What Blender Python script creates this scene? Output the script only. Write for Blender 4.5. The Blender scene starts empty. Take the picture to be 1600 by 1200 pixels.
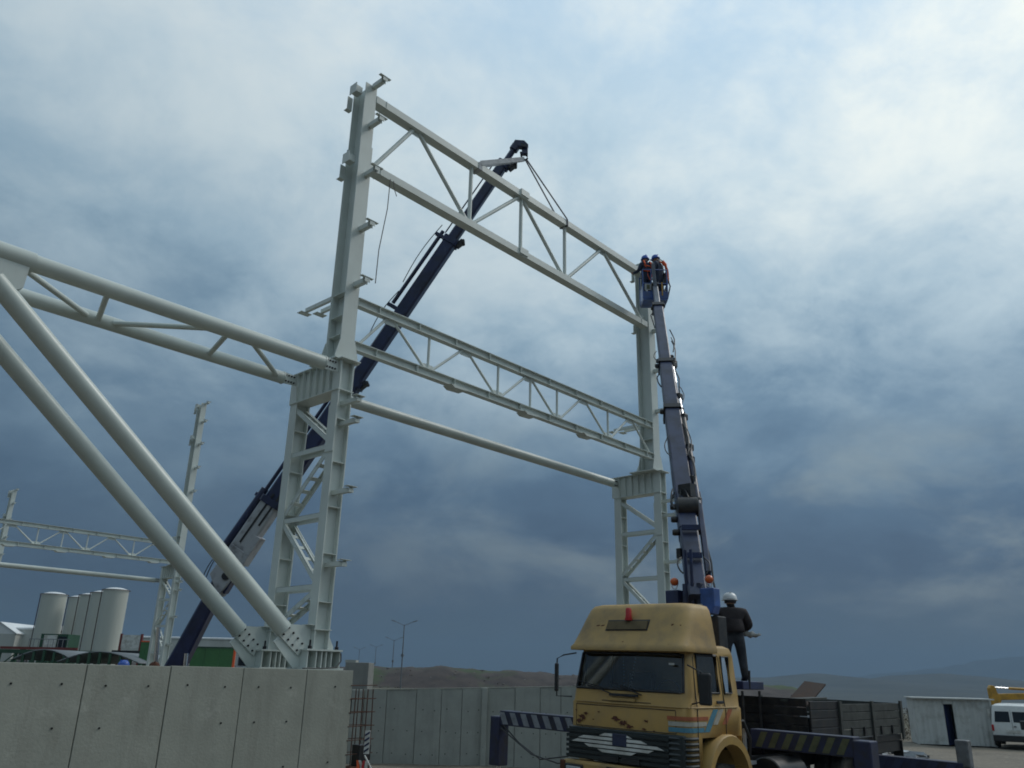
import bpy, bmesh, math, random
from mathutils import Vector, Matrix
random.seed(7)
R = math.radians
sc = bpy.context.scene
COL = sc.collection

# ------------------------------------------------------------------ camera
CZ = 2.2
F_PX, PITCH, ROLL = 1264.7, R(19.93), R(1.25)
cam_d = bpy.data.cameras.new('camera'); cam = bpy.data.objects.new('camera', cam_d); COL.objects.link(cam)
cam_d.sensor_width = 36.0; cam_d.lens = F_PX / 1600 * 36.0
cam_d.clip_start = 0.1; cam_d.clip_end = 20000
_r = Vector((1, 0, 0)); _u = Vector((0, -math.sin(PITCH), math.cos(PITCH))); _f = Vector((0, math.cos(PITCH), math.sin(PITCH)))
_r2 = _r * math.cos(ROLL) + _u * math.sin(ROLL); _u2 = _u * math.cos(ROLL) - _r * math.sin(ROLL)
cam.matrix_world = Matrix(((_r2.x, _u2.x, -_f.x, 0), (_r2.y, _u2.y, -_f.y, 0), (_r2.z, _u2.z, -_f.z, CZ), (0, 0, 0, 1)))
sc.camera = cam

# ------------------------------------------------------------------ world
SUN_AZ, SUN_EL = R(64), R(44)          # azimuth clockwise from +Y
SUN_DIR = Vector((math.sin(SUN_AZ) * math.cos(SUN_EL), math.cos(SUN_AZ) * math.cos(SUN_EL), math.sin(SUN_EL)))
world = bpy.data.worlds.new('World'); sc.world = world; world.use_nodes = True
nt = world.node_tree; N = nt.nodes; L = nt.links; N.clear()
def nd(t, **k):
    n = N.new(t)
    for a, b in k.items(): setattr(n, a, b)
    return n
def mth(op, a, b=None, clamp=False):
    n = nd('ShaderNodeMath', operation=op, use_clamp=clamp)
    for i, x in enumerate((a, b)):
        if x is None: continue
        if isinstance(x, (int, float)): n.inputs[i].default_value = x
        else: L.new(x, n.inputs[i])
    return n.outputs[0]
out = nd('ShaderNodeOutputWorld'); bg = nd('ShaderNodeBackground'); bg.inputs['Strength'].default_value = 0.1
L.new(bg.outputs[0], out.inputs[0])
sky = nd('ShaderNodeTexSky', sky_type='NISHITA', sun_disc=False, sun_elevation=SUN_EL, sun_rotation=SUN_AZ)
tc = nd('ShaderNodeTexCoord'); sep = nd('ShaderNodeSeparateXYZ'); L.new(tc.outputs['Generated'], sep.inputs[0])
zp = mth('MAXIMUM', sep.outputs[2], 0.0)
den = mth('ADD', zp, 0.42)
px = mth('DIVIDE', sep.outputs[0], den); py = mth('DIVIDE', sep.outputs[1], den)
cmb = nd('ShaderNodeCombineXYZ'); L.new(px, cmb.inputs[0]); L.new(py, cmb.inputs[1])
def noise(scale, det, rough, dist, off):
    m = nd('ShaderNodeMapping'); m.inputs['Location'].default_value = off
    L.new(cmb.outputs[0], m.inputs[0])
    n = nd('ShaderNodeTexNoise'); n.inputs['Scale'].default_value = scale; n.inputs['Detail'].default_value = det
    n.inputs['Roughness'].default_value = rough; n.inputs['Distortion'].default_value = dist
    L.new(m.outputs[0], n.inputs['Vector']); return n.outputs[0]
n_big = noise(1.15, 3, 0.5, 0.2, (12.3, 3.7, 0))
n_mid = noise(2.7, 10, 0.58, 0.3, (15.1, 1.3, 0))
n_fin = noise(7.0, 10, 0.64, 0.25, (1.7, 8.8, 0))
def sstep(x, lo, hi):
    n = nd('ShaderNodeMapRange', interpolation_type='SMOOTHSTEP'); n.inputs['From Min'].default_value = lo; n.inputs['From Max'].default_value = hi
    L.new(x, n.inputs['Value']); return n.outputs[0]
ds = nd('ShaderNodeVectorMath', operation='DOT_PRODUCT'); L.new(tc.outputs['Generated'], ds.inputs[0]); ds.inputs[1].default_value = SUN_DIR
sd = mth('MAXIMUM', ds.outputs['Value'], 0.0)
# thickness of the cover: thin and pale overhead, a slate bank lower down, its edge broken by noise
e = mth('ADD', zp, mth('MULTIPLY', mth('SUBTRACT', n_big, 0.5), 0.26))
e = mth('ADD', e, mth('MULTIPLY', mth('SUBTRACT', n_mid, 0.5), 0.26))
e = mth('ADD', e, mth('MULTIPLY', mth('SUBTRACT', n_fin, 0.5), 0.14))
e = mth('ADD', e, mth('MULTIPLY', mth('POWER', sd, 5.0), 0.06))
ramp = nd('ShaderNodeValToRGB'); L.new(mth('MULTIPLY', e, 1.25, True), ramp.inputs[0])
cr = ramp.color_ramp
stops = [(0.0, (.078, .122, .172)), (0.09, (.066, .112, .182)), (0.24, (.102, .176, .268)), (0.38, (.178, .292, .408)), (0.53, (.36, .52, .645)), (0.72, (.53, .70, .82)), (1.0, (.50, .71, .92))]
cr.elements[0].position = 0; cr.elements[0].color = (*stops[0][1], 1); cr.elements[1].position = 1; cr.elements[1].color = (*stops[-1][1], 1)
for p_, c_ in stops[1:-1]:
    el = cr.elements.new(p_); el.color = (*c_, 1)
# pale cumulus layer, whitest towards the hidden sun
cl = sstep(mth('ADD', mth('MULTIPLY', n_mid, 0.62), mth('MULTIPLY', n_fin, 0.38)), 0.36, 0.65)
up_ = sstep(mth('ADD', zp, mth('MULTIPLY', mth('SUBTRACT', n_big, 0.5), 0.30)), 0.20, 0.66)
wl = mth('MULTIPLY', mth('MULTIPLY', cl, up_), mth('ADD', mth('MULTIPLY', mth('POWER', sd, 2.0), 0.85), 0.42), True)
mixh = nd('ShaderNodeMix', data_type='RGBA'); mixh.inputs['B'].default_value = (.93, .99, .95, 1)
L.new(wl, mixh.inputs['Factor']); L.new(ramp.outputs[0], mixh.inputs['A'])
# lighter warm-grey streaks low in the bank on the sun side
lowm = mth('MULTIPLY', sstep(zp, 0.02, 0.12), mth('SUBTRACT', 1.0, sstep(zp, 0.16, 0.36)))
st_ = mth('MULTIPLY', mth('MULTIPLY', sstep(n_mid, 0.42, 0.74), lowm), mth('MULTIPLY', mth('POWER', sd, 1.4), 1.5), True)
mixw = nd('ShaderNodeMix', data_type='RGBA'); mixw.inputs['B'].default_value = (.35, .40, .385, 1)
L.new(st_, mixw.inputs['Factor']); L.new(mixh.outputs['Result'], mixw.inputs['A'])
# the overcast is brightest round the hidden sun and falls off smoothly away from it
fall = mth('MULTIPLY', mth('POWER', mth('MULTIPLY', mth('ADD', ds.outputs['Value'], 1.0), 0.5), 1.6), 0.62)
scl = nd('ShaderNodeVectorMath', operation='SCALE'); L.new(mixw.outputs['Result'], scl.inputs[0]); L.new(mth('MULTIPLY', mth('ADD', fall, 0.50), 10.0), scl.inputs['Scale'])
mixs = nd('ShaderNodeMix', data_type='RGBA'); mixs.inputs['Factor'].default_value = 0.04
L.new(scl.outputs[0], mixs.inputs['A']); L.new(sky.outputs[0], mixs.inputs['B'])
L.new(mixs.outputs['Result'], bg.inputs['Color'])

# ------------------------------------------------------------------ sun
sun_d = bpy.data.lights.new('sun', 'SUN'); sun_d.energy = 1.15; sun_d.angle = R(20); sun_d.color = (1, .96, .9)
sun = bpy.data.objects.new('sun', sun_d); COL.objects.link(sun)
sun.rotation_euler = (-SUN_DIR).to_track_quat('-Z', 'Y').to_euler(); sun.location = (20, 20, 40)
vs = sc.view_settings; vs.view_transform = 'Standard'; vs.look = 'None'; vs.exposure = 0.0; vs.gamma = 1.0
try: vs.use_curve_mapping = False
except Exception: pass
sc.cycles.max_bounces = 8; sc.cycles.filter_width = 1.8
try: sc.cycles.volume_bounces = 1
except Exception: pass

# ------------------------------------------------------------------ placement helpers
A1 = Vector((-3.552, 16.0)); AN = R(47.58)
BV = Vector((math.cos(AN), math.sin(AN))); PV = Vector((-BV.y, BV.x))
def W(t, d, z): return Vector((A1.x + BV.x * t + PV.x * d, A1.y + BV.y * t + PV.y * d, z))
def at(u, v, D):
    a, b = u - 800, v - 600
    U = a * math.cos(ROLL) + b * math.sin(ROLL); V = -a * math.sin(ROLL) + b * math.cos(ROLL)
    x = U / F_PX; y = -V / F_PX; c, s = math.cos(PITCH), math.sin(PITCH)
    q = Vector((x, c - y * s, y * c + s)); q = q * (D / q.y)
    return Vector((q.x, q.y, q.z + CZ))

# ------------------------------------------------------------------ mesh builder
class MB:
    def __init__(s): s.v = []; s.f = []; s.m = []; s.mi = 0
    def add(s, vs_, fs_):
        o = len(s.v); s.v += [tuple(x) for x in vs_]; s.f += [tuple(i + o for i in f) for f in fs_]; s.m += [s.mi] * len(fs_); return s
    def frame(s, p0, p1, up=(0, 0, 1)):
        p0, p1 = Vector(p0), Vector(p1); d = (p1 - p0).normalized(); up = Vector(up)
        if abs(d.dot(up)) > .999: up = Vector((0, 1, 0)) if abs(d.y) < .9 else Vector((1, 0, 0))
        x = d.cross(up).normalized(); y = x.cross(d).normalized(); return p0, p1, d, x, y
    def box(s, c, sz, rz=0, rot=None):
        c = Vector(c); a, b, h = (k / 2 for k in sz)
        M = rot if rot else Matrix.Rotation(rz, 3, 'Z')
        vs_ = [c + M @ Vector((x, y, z)) for x in (-a, a) for y in (-b, b) for z in (-h, h)]
        return s.add(vs_, [(0, 1, 3, 2), (4, 6, 7, 5), (0, 4, 5, 1), (2, 3, 7, 6), (0, 2, 6, 4), (1, 5, 7, 3)])
    def b2(s, x0, x1, y0, y1, z0, z1): return s.box(((x0 + x1) / 2, (y0 + y1) / 2, (z0 + z1) / 2), (x1 - x0, y1 - y0, z1 - z0))
    def ext(s, prof, p0, p1, up=(0, 0, 1), prof2=None):
        p0, p1, d, x, y = s.frame(p0, p1, up); n = len(prof); prof2 = prof2 or prof
        vs_ = [p0 + x * a + y * b for a, b in prof] + [p1 + x * a + y * b for a, b in prof2]
        fs_ = [(i, (i + 1) % n, n + (i + 1) % n, n + i) for i in range(n)] + [tuple(range(n))[::-1], tuple(range(n, 2 * n))]
        return s.add(vs_, fs_)
    def beam(s, p0, p1, w, h, up=(0, 0, 1), c=0, w2=None, h2=None):
        def pr(w, h):
            a, b = w / 2, h / 2
            return [(-a, -b), (a, -b), (a, b), (-a, b)] if not c else [(-a + c, -b), (a - c, -b), (a, -b + c), (a, b - c), (a - c, b), (-a + c, b), (-a, b - c), (-a, -b + c)]
        return s.ext(pr(w, h), p0, p1, up, pr(w2 or w, h2 or h))
    def hsec(s, p0, p1, h, w, tf, tw, up=(0, 0, 1)):   # flanges normal to "up"
        a, b, t = w / 2, h / 2, tw / 2
        return s.ext([(-a, -b), (a, -b), (a, -b + tf), (t, -b + tf), (t, b - tf), (a, b - tf), (a, b), (-a, b), (-a, b - tf), (-t, b - tf), (-t, -b + tf), (-a, -b + tf)], p0, p1, up)
    def tube(s, p0, p1, r, r2=None, n=14):
        r2 = r if r2 is None else r2
        c = [(math.cos(2 * math.pi * i / n), math.sin(2 * math.pi * i / n)) for i in range(n)]
        return s.ext([(r * a, r * b) for a, b in c], p0, p1, (0, 0, 1), [(r2 * a, r2 * b) for a, b in c])
    def path(s, pts, r, n=6):
        pts = [Vector(p) for p in pts]; m = len(pts); vs_ = []
        for i, p in enumerate(pts):
            d = (pts[min(i + 1, m - 1)] - pts[max(i - 1, 0)]).normalized()
            u = Vector((0, 0, 1)) if abs(d.z) < .95 else Vector((0, 1, 0))
            x = d.cross(u).normalized(); y = x.cross(d)
            vs_ += [p + x * r * math.cos(2 * math.pi * k / n) + y * r * math.sin(2 * math.pi * k / n) for k in range(n)]
        fs_ = [(i * n + k, i * n + (k + 1) % n, (i + 1) * n + (k + 1) % n, (i + 1) * n + k) for i in range(m - 1) for k in range(n)]
        return s.add(vs_, fs_ + [tuple(range(n))[::-1], tuple(range((m - 1) * n, m * n))])
    def poly(s, pts, o, ux, uy, th):
        o, ux, uy = Vector(o), Vector(ux), Vector(uy); nn = ux.cross(uy).normalized() * th / 2; n = len(pts)
        vs_ = [o + ux * a + uy * b - nn for a, b in pts] + [o + ux * a + uy * b + nn for a, b in pts]
        return s.add(vs_, [(i, (i + 1) % n, n + (i + 1) % n, n + i) for i in range(n)] + [tuple(range(n))[::-1], tuple(range(n, 2 * n))])
    def lathe(s, prof, c, n=20, ax=(0, 0, 1)):
        c = Vector(c); q = Vector((0, 0, 1)).rotation_difference(Vector(ax)); m = len(prof); vs_ = []
        for r, z in prof: vs_ += [c + q @ Vector((r * math.cos(2 * math.pi * k / n), r * math.sin(2 * math.pi * k / n), z)) for k in range(n)]
        fs_ = [(i * n + k, i * n + (k + 1) % n, (i + 1) * n + (k + 1) % n, (i + 1) * n + k) for i in range(m - 1) for k in range(n)]
        return s.add(vs_, fs_ + [tuple(range(n))[::-1], tuple(range((m - 1) * n, m * n))])
    def ball(s, c, r, sx=1, sy=1, sz=1, n=14, m=8, z0=-1, z1=1):
        prof = []
        a0, a1 = math.asin(z0), math.asin(z1)
        c = Vector(c); vs_ = []
        for i in range(m + 1):
            a = a0 + (a1 - a0) * i / m; rr = max(math.cos(a), .01)
            vs_ += [c + Vector((sx * r * rr * math.cos(2 * math.pi * k / n), sy * r * rr * math.sin(2 * math.pi * k / n), sz * r * math.sin(a))) for k in range(n)]
        fs_ = [(i * n + k, i * n + (k + 1) % n, (i + 1) * n + (k + 1) % n, (i + 1) * n + k) for i in range(m) for k in range(n)]
        return s.add(vs_, fs_ + [tuple(range(n))[::-1], tuple(range(m * n, (m + 1) * n))])
    def mesh(s, name, mats, smooth=None):
        me = bpy.data.meshes.new(name); me.from_pydata(s.v, [], s.f)
        for m in (mats if isinstance(mats, (list, tuple)) else [mats] if mats else []): me.materials.append(m)
        if any(s.m): me.polygons.foreach_set('material_index', s.m)
        bm = bmesh.new(); bm.from_mesh(me); bmesh.ops.recalc_face_normals(bm, faces=bm.faces); bm.to_mesh(me); bm.free()
        if smooth:
            me.shade_smooth()
            try: me.set_sharp_from_angle(angle=R(smooth))
            except Exception: pass
        me.update(); return me
    def build(s, name, mats, parent=None, smooth=None, bevel=0, loc=None):
        return link(name, s.mesh(name, mats, smooth), parent, bevel, loc)
def link(name, me, parent=None, bevel=0, loc=None):
    o = bpy.data.objects.new(name, me); COL.objects.link(o)
    if parent: o.parent = parent
    if loc is not None: o.location = loc
    if bevel:
        b = o.modifiers.new('bevel', 'BEVEL'); b.width = bevel; b.segments = 2; b.limit_method = 'ANGLE'; b.angle_limit = R(40)
    return o
def tag(o, label=None, cat=None, group=None, kind=None):
    if label: o['label'] = label
    if cat: o['category'] = cat
    if group: o['group'] = group
    if kind: o['kind'] = kind
    return o
def thing(name, label, cat, loc=(0, 0, 0), rz=0, group=None):
    o = bpy.data.objects.new(name, None); COL.objects.link(o); o.empty_display_size = .2
    o.location = loc; o.rotation_euler = (0, 0, rz); return tag(o, label, cat, group)

# ------------------------------------------------------------------ materials
def mat(name, col, rough=.6, metal=0.0, col2=None, ns=3.0, amt=.5, bump=0.0, bs=40.0, fine=None, spec=.5, streak=False, coat=0, lo=.42, hi=.68, rvar=0.12):
    m = bpy.data.materials.new(name); m.use_nodes = True; t = m.node_tree; n = t.nodes; l = t.links
    b = n['Principled BSDF']; b.inputs['Roughness'].default_value = rough; b.inputs['Metallic'].default_value = metal
    b.inputs['Specular IOR Level'].default_value = spec
    if coat: b.inputs['Coat Weight'].default_value = coat
    co = n.new('ShaderNodeTexCoord'); mp = n.new('ShaderNodeMapping'); l.new(co.outputs['Object'], mp.inputs[0])
    if streak: mp.inputs['Scale'].default_value = (1, 1, .12)
    tx = n.new('ShaderNodeTexNoise'); tx.inputs['Scale'].default_value = ns; tx.inputs['Detail'].default_value = 8; tx.inputs['Roughness'].default_value = .62
    l.new(mp.outputs[0], tx.inputs['Vector'])
    rp = n.new('ShaderNodeMapRange'); rp.inputs['From Min'].default_value = lo; rp.inputs['From Max'].default_value = hi
    l.new(tx.outputs[0], rp.inputs['Value'])
    mx = n.new('ShaderNodeMix'); mx.data_type = 'RGBA'; mx.inputs['A'].default_value = (*col, 1)
    c2 = col2 or tuple(c * (1 - amt) for c in col); mx.inputs['B'].default_value = (*c2, 1)
    ml = n.new('ShaderNodeMath'); ml.operation = 'MULTIPLY'; ml.inputs[1].default_value = 1.0 if col2 else .8
    l.new(rp.outputs[0], ml.inputs[0]); l.new(ml.outputs[0], mx.inputs['Factor'])
    l.new(mx.outputs['Result'], b.inputs['Base Color'])
    rr = n.new('ShaderNodeMapRange'); rr.inputs['To Min'].default_value = max(.02, rough - rvar); rr.inputs['To Max'].default_value = min(1, rough + rvar)
    l.new(tx.outputs[0], rr.inputs['Value']); l.new(rr.outputs[0], b.inputs['Roughness'])
    if bump:
        t2 = n.new('ShaderNodeTexNoise'); t2.inputs['Scale'].default_value = bs; t2.inputs['Detail'].default_value = 5
        l.new(co.outputs['Object'], t2.inputs['Vector'])
        bp = n.new('ShaderNodeBump'); bp.inputs['Strength'].default_value = bump; bp.inputs['Distance'].default_value = .02
        l.new(t2.outputs[0], bp.inputs['Height']); l.new(bp.outputs[0], b.inputs['Normal'])
    return m
M = {}
M['steel'] = mat('pale_steel_paint', (.57, .62, .585), .40, ns=1.1, amt=.22, bump=.05, bs=6, lo=.35, hi=.8)
M['tube'] = mat('pale_tube_paint', (.52, .57, .53), .36, ns=.9, amt=.25, bump=.04, bs=4, lo=.4, hi=.8)
M['bolt'] = mat('dark_bolt', (.03, .03, .035), .5, .6)
M['hole'] = mat('dark_hole', (.012, .013, .014), .9)
def concrete(name, col, sc_=1.0):
    m = mat(name, col, .85, ns=1.3 * sc_, amt=.30, bump=.25, bs=28, lo=.3, hi=.85)
    t = m.node_tree; n = t.nodes; l = t.links; b = n['Principled BSDF']
    src = b.inputs['Base Color'].links[0].from_socket
    co = n.new('ShaderNodeTexCoord'); mp = n.new('ShaderNodeMapping'); mp.inputs['Scale'].default_value = (3.2, 3.2, .35); l.new(co.outputs['Object'], mp.inputs[0])
    t2 = n.new('ShaderNodeTexNoise'); t2.inputs['Scale'].default_value = 1.2; t2.inputs['Detail'].default_value = 9; t2.inputs['Roughness'].default_value = .7; l.new(mp.outputs[0], t2.inputs['Vector'])
    r2 = n.new('ShaderNodeMapRange'); r2.inputs['From Min'].default_value = .5; r2.inputs['From Max'].default_value = .8; l.new(t2.outputs[0], r2.inputs['Value'])
    t3 = n.new('ShaderNodeTexNoise'); t3.inputs['Scale'].default_value = 9; t3.inputs['Detail'].default_value = 4; l.new(co.outputs['Object'], t3.inputs['Vector'])
    r3 = n.new('ShaderNodeMapRange'); r3.inputs['From Min'].default_value = .66; r3.inputs['From Max'].default_value = .74; l.new(t3.outputs[0], r3.inputs['Value'])
    mx = n.new('ShaderNodeMix'); mx.data_type = 'RGBA'; mx.inputs['B'].default_value = tuple(c * .62 for c in col) + (1,)
    k = n.new('ShaderNodeMath'); k.operation = 'MULTIPLY'; k.inputs[1].default_value = .7; l.new(r2.outputs[0], k.inputs[0]); l.new(k.outputs[0], mx.inputs['Factor']); l.new(src, mx.inputs['A'])
    m3 = n.new('ShaderNodeMix'); m3.data_type = 'RGBA'; m3.inputs['B'].default_value = tuple(c * .6 for c in col) + (1,)
    k3 = n.new('ShaderNodeMath'); k3.operation = 'MULTIPLY'; k3.inputs[1].default_value = .45; l.new(r3.outputs[0], k3.inputs[0]); l.new(k3.outputs[0], m3.inputs['Factor']); l.new(mx.outputs['Result'], m3.inputs['A'])
    l.new(m3.outputs['Result'], b.inputs['Base Color']); return m
M['conc'] = concrete('wall_concrete', (.315, .325, .28))
M['concd'] = concrete('weathered_dark_concrete', (.21, .215, .20))
M['conc2'] = concrete('far_wall_concrete', (.36, .375, .34), 1.6)
M['joint'] = mat('joint_mortar', (.24, .23, .20), .95, ns=6, amt=.5)
def scuff(m, col, scale, lo, hi, amt=1.0, stretch=None):
    t = m.node_tree; n = t.nodes; l = t.links; b = n['Principled BSDF']; src = b.inputs['Base Color'].links[0].from_socket
    co = n.new('ShaderNodeTexCoord'); mp = n.new('ShaderNodeMapping'); l.new(co.outputs['Object'], mp.inputs[0])
    if stretch: mp.inputs['Scale'].default_value = stretch
    tx = n.new('ShaderNodeTexNoise'); tx.inputs['Scale'].default_value = scale; tx.inputs['Detail'].default_value = 9; tx.inputs['Roughness'].default_value = .7; l.new(mp.outputs[0], tx.inputs['Vector'])
    mr = n.new('ShaderNodeMapRange'); mr.inputs['From Min'].default_value = lo; mr.inputs['From Max'].default_value = hi; mr.inputs['To Max'].default_value = amt; l.new(tx.outputs[0], mr.inputs['Value'])
    mx = n.new('ShaderNodeMix'); mx.data_type = 'RGBA'; mx.inputs['B'].default_value = (*col, 1); l.new(mr.outputs[0], mx.inputs['Factor']); l.new(src, mx.inputs['A']); l.new(mx.outputs['Result'], b.inputs['Base Color'])
scuff(M['steel'], (.36, .35, .31), 2.4, .60, .76, .5, (1.6, 1.6, .22)); scuff(M['steel'], (.16, .15, .14), 11, .70, .76, .8)
scuff(M['tube'], (.38, .37, .32), 1.3, .58, .76, .5); scuff(M['tube'], (.13, .11, .09), 7, .72, .76, .85)
scuff(M['conc'], (.17, .16, .135), 1.1, .56, .75, .55, (1.3, 1.3, .28)); scuff(M['conc'], (.47, .47, .42), 2.0, .58, .75, .5)
M['rebar'] = mat('rusty_rebar', (.09, .045, .03), .85, ns=14, amt=.5)
M['yellow'] = mat('worn_yellow_paint', (.40, .25, .075), .48, col2=(.30, .20, .085), ns=2.6, bump=.06, bs=9, lo=.45, hi=.78)
M['yellow_dirty'] = mat('dirty_yellow_paint', (.37, .24, .082), .6, col2=(.20, .145, .075), ns=2.2, bump=.08, bs=9, lo=.44, hi=.72)
M['rust'] = mat('paint_rust', (.10, .035, .018), .9, ns=18, amt=.5)
M['black'] = mat('black_plastic', (.018, .019, .021), .5, ns=5, amt=.4)
M['rubber'] = mat('tyre_rubber', (.02, .02, .02), .85, ns=9, col2=(.06, .055, .045), bump=.2)
M['grille'] = mat('dark_green_grille', (.016, .024, .026), .45, ns=5, amt=.4)
M['white'] = mat('dirty_white_paint', (.62, .63, .60), .45, col2=(.36, .35, .31), ns=3)
M['navy'] = mat('dark_blue_crane_paint', (.015, .024, .078), .38, ns=2.2, col2=(.010, .014, .034), coat=.15)
M['navy2'] = mat('mid_blue_crane_paint', (.035, .095, .32), .38, ns=2.5, col2=(.02, .04, .11), coat=.2)
M['slate'] = mat('blue_grey_boom_paint', (.028, .040, .092), .42, ns=2.5, col2=(.016, .021, .042))
M['craneg'] = mat('crane_light_grey', (.36, .38, .40), .45, ns=3, col2=(.16, .16, .17), lo=.5, hi=.7)
M['chrome'] = mat('chrome_rod', (.75, .77, .8), .16, 1.0, ns=4, amt=.1, rvar=.04)
scuff(M['navy'], (.07, .075, .09), 5, .60, .72, .5); scuff(M['navy2'], (.09, .11, .15), 5, .60, .72, .5); scuff(M['slate'], (.07, .075, .09), 6, .62, .76, .5); scuff(M['slate'], (.012, .012, .014), 2.2, .55, .7, .7); scuff(M['yellow'], (.22, .15, .075), 1.6, .55, .75, .6, (1, 1, .35))
M['oily'] = mat('oily_black_steel', (.02, .021, .024), .45, .3, ns=6, col2=(.05, .045, .04))
M['amber'] = mat('amber_lens', (.50, .10, .02), .3, ns=5, amt=.2)
M['red'] = mat('red_lens', (.42, .02, .02), .3, ns=5, amt=.2)
M['lamp'] = mat('headlamp_glass', (.42, .45, .47), .15, ns=20, amt=.3)
M['orange'] = mat('orange_webbing', (.75, .12, .035), .75, ns=9, amt=.25)
M['helmetb'] = mat('blue_helmet', (.03, .10, .42), .35, ns=4, amt=.2)
M['helmetw'] = mat('white_helmet', (.68, .70, .70), .35, ns=4, amt=.15)
M['skin'] = mat('skin', (.38, .22, .15), .55, ns=9, amt=.15)
M['jacket'] = mat('dark_brown_jacket', (.030, .024, .026), .85, ns=6, amt=.4, bump=.3, bs=25)
M['trouser'] = mat('dark_work_trousers', (.022, .026, .034), .9, ns=7, col2=(.05, .055, .065), bump=.3, bs=25)
M['boot'] = mat('black_boots', (.012, .012, .012), .6)
M['navycloth'] = mat('navy_workwear', (.018, .028, .06), .85, ns=6, amt=.4, bump=.3, bs=25)
M['stripe_o'] = mat('stripe_orange', (.36, .11, .045), .5, ns=6, amt=.35)
M['stripe_w'] = mat('stripe_white', (.40, .385, .33), .5, ns=6, amt=.35)
M['stripe_b'] = mat('stripe_blue', (.075, .22, .30), .5, ns=6, amt=.3)
M['wood'] = mat('bed_board_paint', (.050, .056, .050), .75, ns=4, col2=(.026, .028, .026), streak=False, bump=.2, bs=18)
M['corr'] = mat('corrugated_sheet', (.46, .48, .46), .5, ns=2, col2=(.28, .28, .26), lo=.5, hi=.75)
M['dirt'] = mat('dry_dirt', (.20, .165, .115), .95, ns=.7, col2=(.11, .095, .07), bump=.5, bs=6)
M['vanw'] = mat('white_van_paint', (.62, .64, .62), .3, ns=3, amt=.15, coat=.3)
M['vanglass'] = mat('dark_van_glass', (.012, .016, .02), .08, ns=3, amt=.2, rvar=.02)
M['orangey'] = mat('machine_yellow', (.50, .27, .03), .45, ns=4, col2=(.3, .17, .03))
M['silo'] = mat('silo_white', (.50, .52, .47), .5, ns=.35, col2=(.40, .41, .36), streak=True, lo=.35, hi=.8)
M['silopipe'] = mat('silo_pipe', (.10, .07, .065), .6)
M['roofw'] = mat('pale_roof_sheet', (.68, .70, .70), .45, ns=.4, amt=.15)
M['cladw'] = mat('white_cladding', (.48, .50, .47), .55, ns=.3, col2=(.38, .39, .36), streak=True)
M['canopy'] = mat('grey_canopy', (.16, .18, .19), .55, ns=.5, amt=.25)
M['green'] = mat('green_panel', (.045, .15, .05), .6, ns=.8, amt=.3)
M['greend'] = mat('dark_green_steel', (.022, .075, .04), .6, ns=.8, amt=.3)
M['redbrown'] = mat('red_brown_steel', (.16, .03, .025), .6, ns=1, amt=.3)
M['lamppole'] = mat('galvanised_pole', (.20, .21, .22), .5, .3)
M['hill'] = mat('far_hillside', (.034, .040, .030), .95, ns=.006, col2=(.02, .025, .02))
M['strap'] = mat('sling_webbing', (.42, .44, .46), .8, ns=6, amt=.3)
M['strapd'] = mat('dark_sling_webbing', (.06, .065, .08), .8, ns=6, amt=.3)
M['wire'] = mat('dark_wire', (.02, .02, .022), .7)
def glass(name, tint, alpha):
    m = bpy.data.materials.new(name); m.use_nodes = True; t = m.node_tree; n = t.nodes; n.clear()
    o = n.new('ShaderNodeOutputMaterial'); mx = n.new('ShaderNodeMixShader'); g = n.new('ShaderNodeBsdfGlossy'); tr = n.new('ShaderNodeBsdfTransparent')
    tr.inputs[0].default_value = (*tint, 1); g.inputs['Roughness'].default_value = .04
    fr = n.new('ShaderNodeFresnel'); fr.inputs[0].default_value = 1.9
    nz = n.new('ShaderNodeTexNoise'); nz.inputs['Scale'].default_value = 6; nz.inputs['Detail'].default_value = 6
    df = n.new('ShaderNodeBsdfDiffuse'); df.inputs[0].default_value = (.22, .2, .17, 1); m2 = n.new('ShaderNodeMixShader')
    mr = n.new('ShaderNodeMapRange'); mr.inputs['From Min'].default_value = .4; mr.inputs['From Max'].default_value = .8; mr.inputs['To Max'].default_value = alpha
    t.links.new(nz.outputs[0], mr.inputs['Value']); t.links.new(mr.outputs[0], m2.inputs[0])
    t.links.new(fr.outputs[0], mx.inputs[0]); t.links.new(tr.outputs[0], mx.inputs[1]); t.links.new(g.outputs[0], mx.inputs[2])
    t.links.new(mx.outputs[0], m2.inputs[1]); t.links.new(df.outputs[0], m2.inputs[2]); t.links.new(m2.outputs[0], o.inputs[0]); return m
M['glass'] = glass('cab_glass', (.62, .70, .72), .15)
M['sglass'] = glass('cab_side_glass', (.42, .49, .49), .15)

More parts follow.
